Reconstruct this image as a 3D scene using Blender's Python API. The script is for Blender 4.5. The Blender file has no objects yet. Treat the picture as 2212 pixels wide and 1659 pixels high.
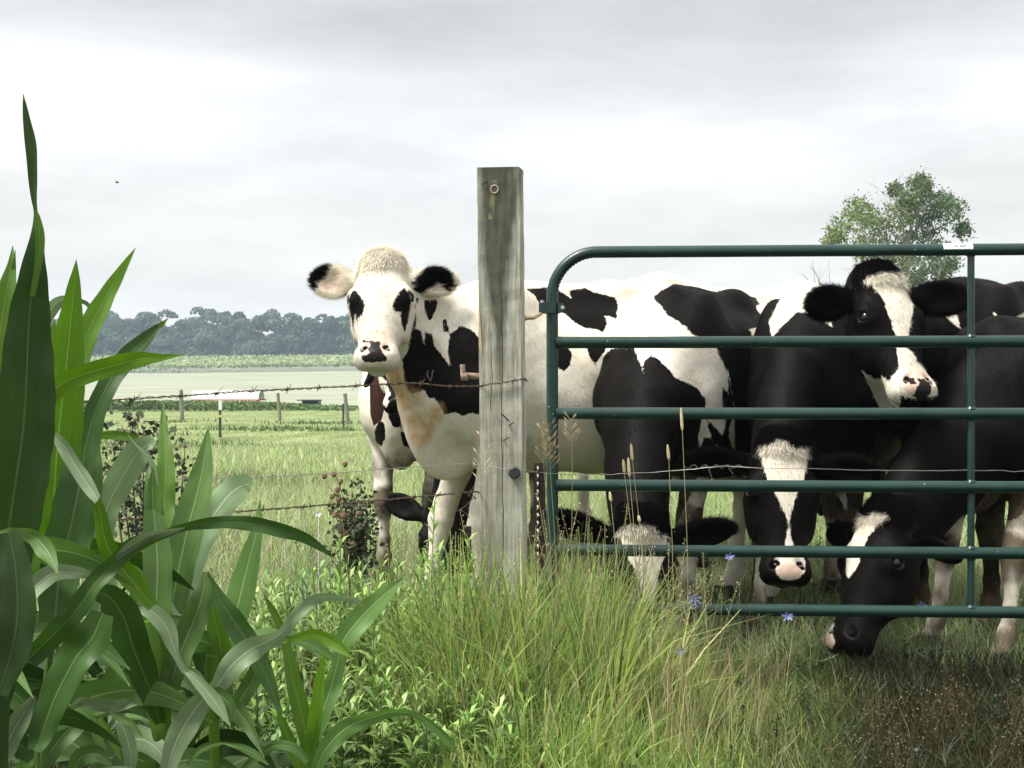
import bpy, math, random
import numpy as np
R = math.radians
sc = bpy.context.scene
col = sc.collection
# ------------------------------------------------------------------ camera, sky, sun, exposure
F = 2600.0            # focal length in units where the picture is 2212 wide
HZ = 850.0            # horizon row
CH = 1.03             # camera height
cam = bpy.data.objects.new('camera', bpy.data.cameras.new('camera'))
col.objects.link(cam)
cam.location = (0, 0, CH); cam.rotation_euler = (R(90), 0, 0)
cam.data.sensor_width = 36; cam.data.lens = 36 * F / 2212
cam.data.shift_y = (HZ - 829.5) / 2212
cam.data.clip_start = 0.05; cam.data.clip_end = 5000
sc.camera = cam

world = bpy.data.worlds.new('World'); sc.world = world; world.use_nodes = True
nt = world.node_tree; nt.nodes.clear()
def N(nt, t, **kw):
    n = nt.nodes.new(t)
    for k, v in kw.items():
        if k[0] == '_': setattr(n, k[1:], v)
        else: n.inputs[k.replace('_', ' ')].default_value = v
    return n
SUN_EL, SUN_AZ = 60, -116      # sun behind thin cloud, high on the left
sky = N(nt, 'ShaderNodeTexSky', _sky_type='NISHITA', _sun_disc=False, _sun_elevation=R(SUN_EL), _sun_rotation=R(SUN_AZ))
bg1 = N(nt, 'ShaderNodeBackground', Strength=0.10); nt.links.new(sky.outputs[0], bg1.inputs[0])
tc = N(nt, 'ShaderNodeTexCoord')
mp = N(nt, 'ShaderNodeMapping'); mp.inputs['Scale'].default_value = (1.5, 1.5, 8.5); mp.inputs['Location'].default_value = (3.1, 0.4, 0.35)
nt.links.new(tc.outputs['Generated'], mp.inputs[0])
n1 = N(nt, 'ShaderNodeTexNoise', Scale=1.15, Detail=5.0, Roughness=0.45); nt.links.new(mp.outputs[0], n1.inputs['Vector'])
sep = N(nt, 'ShaderNodeSeparateXYZ'); nt.links.new(tc.outputs['Generated'], sep.inputs[0])
# elevation ramp: white at the horizon, a grey band, white band, grey deck, bright zenith
cr = N(nt, 'ShaderNodeValToRGB'); e = cr.color_ramp.elements
e[0].position = 0.0; e[0].color = (1.0, .985, .945, 1); e[1].position = 1.0; e[1].color = (1.25, 1.25, 1.25, 1)
for p, c in ((.035, (.98, .965, .93)), (.075, (.93, .915, .88)), (.12, (.85, .835, .805)), (.155, (.86, .85, .83)), (.205, (.935, .935, .925)),
             (.25, (.84, .845, .84)), (.29, (.70, .70, .70)), (.33, (.60, .605, .61)), (.5, (.85, .83, .80))):
    q = e.new(p); q.color = (*c, 1)
nm = N(nt, 'ShaderNodeMath', _operation='MULTIPLY_ADD'); nt.links.new(n1.outputs[0], nm.inputs[0]); nm.inputs[1].default_value = 0.16; 
sb = N(nt, 'ShaderNodeMath', _operation='SUBTRACT'); nt.links.new(sep.outputs[2], sb.inputs[0]); sb.inputs[1].default_value = 0.08
nt.links.new(sb.outputs[0], nm.inputs[2]); nt.links.new(nm.outputs[0], cr.inputs[0])
mp2 = N(nt, 'ShaderNodeMapping'); mp2.inputs['Scale'].default_value = (2.2, 2.2, 9); mp2.inputs['Location'].default_value = (7.7, 1.2, 2.0)
nt.links.new(tc.outputs['Generated'], mp2.inputs[0])
n2 = N(nt, 'ShaderNodeTexNoise', Scale=1.5, Detail=8.0, Roughness=0.58); nt.links.new(mp2.outputs[0], n2.inputs['Vector'])
mr = N(nt, 'ShaderNodeMapRange'); mr.inputs[1].default_value = .3; mr.inputs[2].default_value = .7; mr.inputs[3].default_value = .84; mr.inputs[4].default_value = 1.19
nt.links.new(n2.outputs[0], mr.inputs[0])
vm = N(nt, 'ShaderNodeVectorMath', _operation='SCALE'); nt.links.new(cr.outputs[0], vm.inputs[0]); nt.links.new(mr.outputs[0], vm.inputs['Scale'])
bg2 = N(nt, 'ShaderNodeBackground', Strength=0.645); nt.links.new(vm.outputs[0], bg2.inputs[0])
mx = N(nt, 'ShaderNodeMixShader', Fac=0.97); nt.links.new(bg1.outputs[0], mx.inputs[1]); nt.links.new(bg2.outputs[0], mx.inputs[2])
wo = N(nt, 'ShaderNodeOutputWorld'); nt.links.new(mx.outputs[0], wo.inputs[0])

sl = bpy.data.lights.new('sun', 'SUN'); sl.energy = 3.6; sl.angle = R(16); sl.color = (1, .965, .90)
so = bpy.data.objects.new('sun', sl); col.objects.link(so)
so.rotation_euler = (R(90 - SUN_EL), 0, R(180 - SUN_AZ)) ; so.location = (0, -5, 20)
sc.view_settings.view_transform = 'Standard'; sc.view_settings.look = 'None'
sc.view_settings.exposure = 0.82; sc.view_settings.gamma = 1
sc.render.film_transparent = False
try:
    sc.cycles.max_bounces = 6; sc.cycles.diffuse_bounces = 3; sc.cycles.transparent_max_bounces = 8
    sc.cycles.volume_bounces = 0
except Exception: pass

# ------------------------------------------------------------------ helpers
def P(u, v, y):
    """a measured direction at a distance y -> point"""
    return np.array([(u - 1106) / F * y, y, CH - (v - HZ) / F * y])
def tag(o, label=None, cat=None, group=None, kind=None):
    if label: o['label'] = label
    if cat: o['category'] = cat
    if group: o['group'] = group
    if kind: o['kind'] = kind
    return o
def empty(name, loc, label=None, cat=None, group=None):
    o = bpy.data.objects.new(name, None); o.empty_display_size = .1; col.objects.link(o); o.location = tuple(loc)
    return tag(o, label, cat, group)
def raw_mesh(name, V, Q, mat, attrs=None, smooth=True, uv=None):
    """V (n,3), Q (m,4) or (m,3); fast mesh"""
    V = np.asarray(V, np.float32); Q = np.asarray(Q, np.int32)
    me = bpy.data.meshes.new(name)
    me.vertices.add(len(V)); me.vertices.foreach_set('co', V.ravel())
    k = Q.shape[1]
    me.loops.add(Q.size); me.loops.foreach_set('vertex_index', Q.ravel())
    me.polygons.add(len(Q)); me.polygons.foreach_set('loop_start', np.arange(0, Q.size, k, dtype=np.int32))
    me.polygons.foreach_set('loop_total', np.full(len(Q), k, np.int32))
    me.update(calc_edges=True)
    if smooth: me.polygons.foreach_set('use_smooth', np.ones(len(Q), bool))
    for an, av in (attrs or {}).items():
        av = np.asarray(av, np.float32)
        if av.ndim == 1:
            a = me.attributes.new(an, 'FLOAT', 'POINT'); a.data.foreach_set('value', av)
        else:
            a = me.attributes.new(an, 'FLOAT_COLOR', 'POINT'); a.data.foreach_set('color', np.c_[av, np.ones(len(av))].astype(np.float32).ravel())
    if uv is not None:
        l = me.uv_layers.new(name='UVMap'); l.data.foreach_set('uv', np.asarray(uv, np.float32)[Q.ravel()].ravel())
    me.materials.append(mat)
    return me
def link(name, me, parent=None, loc=None):
    o = bpy.data.objects.new(name, me); col.objects.link(o)
    if parent is not None: o.parent = parent
    if loc is not None: o.location = tuple(loc)
    return o
class MB:
    """collects polygons of mixed sizes; build() links one object"""
    def __init__(s): s.v = []; s.f = []; s.uv = []
    def add(s, V, Fs, uv=None):
        b = len(s.v); s.v += [tuple(map(float, p)) for p in V]; s.f += [tuple(b + i for i in f) for f in Fs]
        s.uv += [tuple(q) for q in (uv if uv is not None else [(0, 0)] * len(V))]; return s
    def box(s, lo, hi, M=None):
        c = np.array([(x, y, z) for x in (lo[0], hi[0]) for y in (lo[1], hi[1]) for z in (lo[2], hi[2])], float)
        if M is not None: c = c @ np.asarray(M).T
        return s.add(c, [(0, 1, 3, 2), (4, 6, 7, 5), (0, 4, 5, 1), (2, 3, 7, 6), (0, 2, 6, 4), (1, 5, 7, 3)])
    def tube(s, pts, r, n=8, caps=True, flat=1.0):
        pts = np.asarray(pts, float); m = len(pts)
        r = np.full(m, r) if np.isscalar(r) else np.asarray(r, float)
        T = np.gradient(pts, axis=0) if m > 2 else np.repeat([pts[-1] - pts[0]], m, 0)
        T /= np.linalg.norm(T, axis=1)[:, None] + 1e-12
        up = np.array([0, 0, 1.0]) if abs(T[0][2]) < .9 else np.array([1.0, 0, 0])
        A = np.cross(T[0], up); A /= np.linalg.norm(A); V = []
        for i in range(m):
            A = A - T[i] * A.dot(T[i]); A /= np.linalg.norm(A) + 1e-12; B = np.cross(T[i], A)
            for k in range(n):
                a = 2 * math.pi * k / n
                V.append(pts[i] + r[i] * (math.cos(a) * A + flat * math.sin(a) * B))
        Fs = [(i * n + k, i * n + (k + 1) % n, (i + 1) * n + (k + 1) % n, (i + 1) * n + k) for i in range(m - 1) for k in range(n)]
        if caps: Fs += [tuple(range(n))[::-1], tuple((m - 1) * n + k for k in range(n))]
        return s.add(V, Fs)
    def build(s, name, mat, parent=None, smooth=True, origin=None, bevel=0):
        V = np.array(s.v)
        if parent is not None and origin is None: origin = np.array(parent.matrix_world.translation) if False else np.array(parent.location)
        if origin is None: origin = np.array([V[:, 0].mean(), V[:, 1].mean(), V[:, 2].min()])
        me = bpy.data.meshes.new(name); me.from_pydata([tuple(p) for p in V - origin], [], s.f); 
        if smooth:
            me.polygons.foreach_set('use_smooth', np.ones(len(me.polygons), bool))
            try: me.set_sharp_from_angle(angle=R(40))
            except Exception: pass
        l = me.uv_layers.new(name='UVMap'); li = np.zeros(len(me.loops), np.int32); me.loops.foreach_get('vertex_index', li)
        l.data.foreach_set('uv', np.array(s.uv, np.float32)[li].ravel())
        me.materials.append(mat); o = link(name, me, parent)
        if parent is None: o.location = tuple(origin)
        if bevel:
            b = o.modifiers.new('bevel', 'BEVEL'); b.width = bevel; b.segments = 2; b.limit_method = 'ANGLE'
        return o
def spline(pts, n):
    """Catmull-Rom through control rows"""
    pts = np.asarray(pts, float); m = len(pts)
    if m == 2: t = np.linspace(0, 1, n)[:, None]; return pts[0] * (1 - t) + pts[1] * t
    Pp = np.vstack([2 * pts[0] - pts[1], pts, 2 * pts[-1] - pts[-2]])
    t = np.linspace(0, m - 1 - 1e-6, n); i = t.astype(int); f = (t - i)[:, None]
    a, b, c, d = Pp[i], Pp[i + 1], Pp[i + 2], Pp[i + 3]
    return .5 * ((2 * b) + (-a + c) * f + (2 * a - 5 * b + 4 * c - d) * f ** 2 + (-a + 3 * b - 3 * c + d) * f ** 3)
def mat_new(name):
    m = bpy.data.materials.new(name); m.use_nodes = True; t = m.node_tree; t.nodes.clear()
    o = N(t, 'ShaderNodeOutputMaterial'); b = N(t, 'ShaderNodeBsdfPrincipled'); t.links.new(b.outputs[0], o.inputs[0])
    return m, t, b, o
def simple(name, c, rough=.6, metal=0., noise=0., scale=30., bump=0., c2=None, spec=.5):
    m, t, b, o = mat_new(name); b.inputs['Roughness'].default_value = rough; b.inputs['Metallic'].default_value = metal
    b.inputs['Specular IOR Level'].default_value = spec
    tcn = N(t, 'ShaderNodeTexCoord'); nz = N(t, 'ShaderNodeTexNoise', Scale=scale, Detail=6.0); t.links.new(tcn.outputs['Object'], nz.inputs['Vector'])
    rp = N(t, 'ShaderNodeValToRGB'); rp.color_ramp.elements[0].position = .32; rp.color_ramp.elements[1].position = .68
    c2 = c2 or tuple(min(1, x * (1 + noise)) for x in c); c1 = tuple(x * (1 - noise) for x in c) if c2 is None else c
    rp.color_ramp.elements[0].color = (*c1, 1); rp.color_ramp.elements[1].color = (*c2, 1)
    t.links.new(nz.outputs[0], rp.inputs[0]); t.links.new(rp.outputs[0], b.inputs['Base Color'])
    if bump:
        bp = N(t, 'ShaderNodeBump', Strength=bump, Distance=.01); t.links.new(nz.outputs[0], bp.inputs['Height']); t.links.new(bp.outputs[0], b.inputs['Normal'])
    return m
def foliage(name, attr='Col', rough=.55, trans=.35, mul=1.0, jitter=.25, scale=.7):
    """leaf material: colour from the blade's own colour, thin translucent"""
    m, t, b, o = mat_new(name); b.inputs['Roughness'].default_value = rough
    at = N(t, 'ShaderNodeAttribute', _attribute_name=attr)
    tcn = N(t, 'ShaderNodeTexCoord'); nz = N(t, 'ShaderNodeTexNoise', Scale=scale, Detail=3.0); t.links.new(tcn.outputs['Object'], nz.inputs['Vector'])
    mr = N(t, 'ShaderNodeMapRange'); mr.inputs[1].default_value = .3; mr.inputs[2].default_value = .7; mr.inputs[3].default_value = mul * (1 - jitter); mr.inputs[4].default_value = mul * (1 + jitter)
    t.links.new(nz.outputs[0], mr.inputs[0])
    vm = N(t, 'ShaderNodeVectorMath', _operation='SCALE'); t.links.new(at.outputs['Color'], vm.inputs[0]); t.links.new(mr.outputs[0], vm.inputs['Scale'])
    t.links.new(vm.outputs[0], b.inputs['Base Color'])
    tr = N(t, 'ShaderNodeBsdfTranslucent'); t.links.new(vm.outputs[0], tr.inputs[0])
    ms = N(t, 'ShaderNodeMixShader', Fac=trans); t.links.new(b.outputs[0], ms.inputs[1]); t.links.new(tr.outputs[0], ms.inputs[2]); t.links.new(ms.outputs[0], o.inputs[0])
    return m

# ------------------------------------------------------------------ terrain
def zt(x, y):
    y = np.asarray(y, float); x = np.asarray(x, float)
    z = np.interp(y, [-60, 60, 110, 160, 230, 300, 335, 372, 450, 900, 3000], [0, 0, 0.0, .55, 3.3, 6.8, 8.9, 11.6, 13.5, 14, 10])
    return z + .03 * np.sin(x * .9 + 1) * np.sin(y * .55) * np.clip((y - 5) / 8, 0, 1) + np.clip((y - 120) / 200, 0, 1) * .9 * np.sin(x * .018 + .4)
def grid_mesh(name, xs, ys, zfun, mat):
    X, Y = np.meshgrid(xs, ys, indexing='ij'); Z = zfun(X, Y)
    V = np.stack([X, Y, Z], -1).reshape(-1, 3); nx, ny = len(xs), len(ys)
    i = np.arange(nx - 1)[:, None] * ny + np.arange(ny - 1)[None]; i = i.ravel()
    return raw_mesh(name, V, np.stack([i, i + ny, i + ny + 1, i + 1], 1), mat)
def ground_mat():
    m, t, b, o = mat_new('pasture_and_fields'); b.inputs['Roughness'].default_value = .95; b.inputs['Specular IOR Level'].default_value = .1
    g = N(t, 'ShaderNodeNewGeometry'); s = N(t, 'ShaderNodeSeparateXYZ'); t.links.new(g.outputs['Position'], s.inputs[0])
    def noise(sc_, det=5., vec=None):
        n = N(t, 'ShaderNodeTexNoise', Scale=sc_, Detail=det); t.links.new((vec or g.outputs['Position']), n.inputs['Vector']); return n
    def ramp(src, cols):
        r = N(t, 'ShaderNodeValToRGB'); el = r.color_ramp.elements
        el[0].position, el[0].color = cols[0][0], (*cols[0][1], 1); el[1].position, el[1].color = cols[-1][0], (*cols[-1][1], 1)
        for p, c in cols[1:-1]: q = el.new(p); q.color = (*c, 1)
        t.links.new(src, r.inputs[0]); return r
    def mix(f, a, c):
        x = N(t, 'ShaderNodeMix', _data_type='RGBA'); t.links.new(f, x.inputs[0]); t.links.new(a, x.inputs[6]); t.links.new(c, x.inputs[7]); return x.outputs[2]
    def step(lo, hi, wob=0., wn=None):
        v = s.outputs[1]
        if wob:
            w = N(t, 'ShaderNodeMath', _operation='MULTIPLY_ADD'); t.links.new(wn.outputs[0], w.inputs[0]); w.inputs[1].default_value = wob; t.links.new(v, w.inputs[2]); v = w.outputs[0]
        r = N(t, 'ShaderNodeMapRange'); t.links.new(v, r.inputs[0]); r.inputs[1].default_value = lo; r.inputs[2].default_value = hi; return r.outputs[0]
    mpg = N(t, 'ShaderNodeMapping'); mpg.inputs['Scale'].default_value = (1, .35, 1); t.links.new(g.outputs['Position'], mpg.inputs[0])
    past = ramp(noise(.9, 10., mpg.outputs[0]).outputs[0], [(.3, (.13, .17, .06)), (.5, (.21, .26, .105)), (.7, (.28, .32, .16))])
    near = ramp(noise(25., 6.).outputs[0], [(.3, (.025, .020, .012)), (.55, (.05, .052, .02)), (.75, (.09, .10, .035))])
    mpb = N(t, 'ShaderNodeMapping'); mpb.inputs['Scale'].default_value = (.25, .8, 1); mpb.inputs['Rotation'].default_value = (0, 0, .3); t.links.new(g.outputs['Position'], mpb.inputs[0])
    bean = ramp(noise(.25, 8., mpb.outputs[0]).outputs[0], [(.3, (.25, .27, .19)), (.5, (.30, .32, .23)), (.7, (.34, .36, .265))])
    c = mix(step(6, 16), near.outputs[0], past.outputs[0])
    wn = noise(.08, 3.)
    c = mix(step(95, 103, 22., wn), c, bean.outputs[0])
    t.links.new(c, b.inputs['Base Color'])
    bn = noise(14., 8.); bp = N(t, 'ShaderNodeBump', Strength=.6, Distance=.05); t.links.new(bn.outputs[0], bp.inputs['Height']); t.links.new(bp.outputs[0], b.inputs['Normal'])
    return m
xs = np.unique(np.concatenate([np.linspace(-2500, -300, 12), np.linspace(-300, 300, 121), np.linspace(300, 2500, 12), np.linspace(-12, 12, 49)]))
ys = np.unique(np.concatenate([np.linspace(-60, 0, 8), np.linspace(0, 30, 61), np.linspace(30, 450, 141), np.linspace(450, 3000, 20)]))
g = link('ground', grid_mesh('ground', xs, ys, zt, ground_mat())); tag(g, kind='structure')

# ------------------------------------------------------------------ far things
rng = np.random.default_rng(7); random.seed(7)
FOL_FAR = foliage('far_foliage', trans=.15, jitter=.3, scale=.12, rough=.8)
def quads_at(C, size, rng, nrm=None, aspect=1.0, spread=.7):
    """random little leaf faces centred on C; nrm biases their direction"""
    n = len(C); D = rng.normal(size=(n, 3)) * spread + (nrm if nrm is not None else 0); D /= np.linalg.norm(D, axis=1)[:, None] + 1e-9
    A = np.cross(D, rng.normal(size=(n, 3))); A /= np.linalg.norm(A, axis=1)[:, None] + 1e-9; B = np.cross(D, A)
    size = np.broadcast_to(np.asarray(size, float), (n,))[:, None]
    A = A * size * aspect; B = B * size
    V = np.stack([C - A, C - B * .55, C + A, C + B * .55], 1).reshape(-1, 3)
    return V, np.arange(4 * n).reshape(-1, 4)
def wood():
    Vs, Cs, k = [], [], 0
    tops = []
    for row, (y0, n) in enumerate(((375, 70), (380, 84), (388, 74), (398, 62))):
        for i in range(n):
            x = -200 + 400 * (i + rng.uniform(-.35, .35)) / n; y = y0 + rng.uniform(-3, 3)
            base = float(zt(x, y)); h = (15.6 + rng.normal() * 1.0) * (.55, 1, 1.06, 1.1)[row] * (1 + .05 * math.sin(x * .05))
            w = rng.uniform(5.0, 7.0); hue = rng.uniform(0, 1)
            ccol = np.array([.035, .07, .04]) * (1 - hue) + np.array([.10, .15, .08]) * hue
            for b in range(12):
                a = rng.uniform(0, 2 * math.pi); rr = w * rng.uniform(.1, .8); zc = rng.uniform(.05, .90); 
                wr = w * (1.05 - .5 * zc) * .62
                c0 = np.array([x + rr * (1.1 - .7 * zc) * math.cos(a), y + rr * math.sin(a) * .8, base + h * zc - wr * .2])
                m = 85; d = rng.normal(size=(m, 3)); d /= np.linalg.norm(d, axis=1)[:, None]; d[:, 2] = np.abs(d[:, 2]) * .9 - .25
                C = c0 + d * wr * rng.uniform(.75, 1.05, (m, 1))
                V, Q = quads_at(C, rng.uniform(.40, .75, m), rng, d, spread=.45); Vs.append(V)
                Cs.append(np.repeat(ccol * rng.uniform(.75, 1.3, (m, 1)), 4, 0))
    V = np.vstack(Vs); Q = np.arange(len(V)).reshape(-1, 4)
    o = link('wood', raw_mesh('wood', V, Q, FOL_FAR, {'Col': np.vstack(Cs)}, smooth=False))
    tag(o, 'dark green line of broadleaf woodland along the far edge of the fields', 'woodland', kind='stuff')
wood()
def corn_field():
    n = 62000; x = rng.uniform(-185, 185, n); y = 303 + rng.random(n) ** 1.4 * 66
    edge = 300 + 3 * np.sin(x * .03); y = np.maximum(y, edge + rng.uniform(0, 2, n))
    z = zt(x, y); h = rng.uniform(1.5, 2.5, n)
    front = (y - edge) < 5
    zz = z + np.where(front, rng.uniform(.15, 1, n), rng.uniform(.75, 1, n)) * h
    V, Q = quads_at(np.c_[x, y, zz], rng.uniform(.35, .6, n), rng, np.array([0, -.4, .8]), spread=.5)
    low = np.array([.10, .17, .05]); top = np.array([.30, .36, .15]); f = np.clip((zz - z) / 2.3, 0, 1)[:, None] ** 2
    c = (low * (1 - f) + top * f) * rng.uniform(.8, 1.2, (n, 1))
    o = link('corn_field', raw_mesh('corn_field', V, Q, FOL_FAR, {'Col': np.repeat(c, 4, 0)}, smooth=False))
    tag(o, 'distant band of tall corn standing in front of the woodland', 'corn field', kind='stuff')
corn_field()
def strip():
    n = 9000; x = rng.uniform(-26, -9.5, n); t = (x + 26) / 16.5; y = 66 + 6 * t + rng.random(n) * 5
    keep = rng.random(n) < np.interp(t, [0, .7, 1], [1, 1, .35]); x, y, t = x[keep], y[keep], t[keep]; n = len(x)
    h = rng.uniform(.15, 1, n) * np.interp(t, [0, .6, .8, 1], [.60, .56, .36, .22])
    V, Q = quads_at(np.c_[x, y, zt(x, y) + h], rng.uniform(.10, .2, n), rng, np.array([0, -.3, .2]), aspect=.5, spread=1)
    c = np.array([.09, .17, .04]) * rng.uniform(.6, 1.7, (n, 1)); c[:, 0] *= rng.uniform(.9, 1.4, n)
    o = link('crop_strip', raw_mesh('crop_strip', V, Q, FOL_FAR, {'Col': np.repeat(c, 4, 0)}, smooth=False))
    tag(o, 'strip of young green corn growing in front of the red and white feeder', 'crop', kind='stuff')
strip()
WHITE = simple('white_paint', (.70, .70, .68), .5, c2=(.82, .82, .80)); RED = simple('red_paint', (.35, .05, .04), .5, c2=(.48, .08, .06))
DARK = simple('dark_metal', (.02, .022, .025), .7, c2=(.05, .05, .05)); WEATH = simple('weathered_post', (.16, .145, .115), .9, c2=(.28, .26, .21), scale=9)
def feeder():
    y = 84.0; s = F / y; x0 = (412 - 1106) / s; x1 = (563 - 1106) / s; L = x1 - x0
    r = empty('hay_feeder', (x0, y, 0), 'long hay feeder with white curved roof and red frame in the far field', 'feeder')
    b = MB(); n = 10; V = []; w = 1.0
    for x in (0.0, L * .97):
        for k in range(n + 1):
            a = math.pi * k / n; V.append((x0 + x, y + w - w * math.cos(a) * 1.05, .62 + .62 * math.sin(a) ** .8 ))
    Fs = [(k, k + 1, n + 2 + k, n + 1 + k) for k in range(n)]
    V += [tuple(np.array(p) * [1, 1, 1] + [0, 0, -.05]) for p in V]; m = 2 * (n + 1)
    Fs += [tuple(m + i for i in f[::-1]) for f in Fs]
    b.add(V, Fs); b.build('roof', WHITE, r)
    b = MB(); b.add([(x0 + .04, y + w - w * math.cos(math.pi * k / n), .62 + .6 * math.sin(math.pi * k / n) ** .8) for k in range(n + 1)], [tuple(range(n + 1))]); b.build('end_panel', simple('old_board', (.3, .24, .2), .9, c2=(.4, .33, .28)), r, smooth=False)
    b = MB()
    for yy in (y - .06, y + 2 * w + .02): b.box((x0, yy, .54), (x1, yy + .06, .62))
    b.box((x1 - .32, y - .08, .36), (x1 - .04, y - .02, .54)); b.build('rail', RED, r, smooth=False)
    for k in range(9):
        b = MB(); x = x0 + .1 + (L - .3) * k / 8; b.box((x, y - .05, -.05), (x + .06, y + .01, .54)); b.build('leg', RED, r, smooth=False)
    b = MB(); b.box((x0 + .1, y + .1, .1), (x1 - .1, y + .16, .5)); b.build('trough', WHITE, r, smooth=False)
feeder()
def shed():
    y = 88.0; s = F / y; x0 = (643 - 1106) / s; x1 = (690 - 1106) / s
    r = empty('calf_shelter', (x0, y, 0), 'small dark flat roofed shelter at the end of the crop strip', 'shelter')
    b = MB(); b.box((x0, y - .4, .50), (x1, y + 1.2, .58)); b.build('roof', DARK, r, smooth=False)
    b = MB(); b.box((x1 - .1, y - .3, -.1), (x1 - .03, y + 1, .5)); b.box((x0 + .35, y - .3, -.1), (x0 + .42, y + 1, .5)); b.box((x0 + .42, y + .9, -.1), (x1 - .1, y + 1, .5)); b.build('wall', simple('teal_board', (.05, .09, .085), .8, c2=(.09, .14, .13)), r, smooth=False)
shed()
def far_post(u, v0, v1, y, w, lean, lab, mat=WEATH):
    w = w * .55
    s = F / y; x = (u - 1106) / s; h = CH - (v0 - HZ) / s
    b = MB(); z0 = float(zt(x, y)) - .2; m = 7
    pts = [(x + lean * (1 - k / (m - 1)), y, z0 + (h - z0) * k / (m - 1)) for k in range(m)]
    b.tube(pts, [w * (1.05 - .1 * k / m) * (1 + .06 * math.sin(k * 2.1)) for k in range(m)], 9)
    return tag(b.build('fence_post', mat), lab, 'fence post')
far_post(391, 842, 906, 47, .14, .05, 'grey wooden post standing left of the white roofed feeder')
far_post(600, 849, 908, 45, .12, .1, 'pale wooden post standing at the right end of the feeder')
far_post(745, 850, 930, 40, .125, .12, 'dark wooden post beside a short green steel stake')
def far_stake(u, v0, v1, lab, white):
    y = CH * F / (v1 - HZ) ; s = F / y; x = (u - 1106) / s; h = CH - (v0 - HZ) / s
    r = empty('steel_stake', (x, y, 0), lab, 'steel post')
    G = simple('green_black_steel', (.02, .035, .025), .6, c2=(.04, .06, .04))
    b = MB(); b.box((x - .03, y - .03, -.2), (x + .03, y - .015, h)); b.box((x - .008, y - .015, -.2), (x + .008, y + .03, h)); b.build('post', G, r, smooth=False)
    if white:
        b = MB(); b.box((x - .034, y - .034, h - .22), (x + .034, y + .034, h + .003)); b.build('white_tip', WHITE, r, smooth=False)
        b = MB(); b.box((x - .05, y - .05, h * .55), (x + .05, y + .04, h * .55 + .05)); b.build('insulator', simple('yellow_plastic', (.6, .55, .2), .5), r, smooth=False)
far_stake(476, 865, 946, 'thin green steel stake with white tip out in the pasture', True)
far_stake(742, 872, 926, 'short dark steel stake beside the dark wooden post', False)

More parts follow.
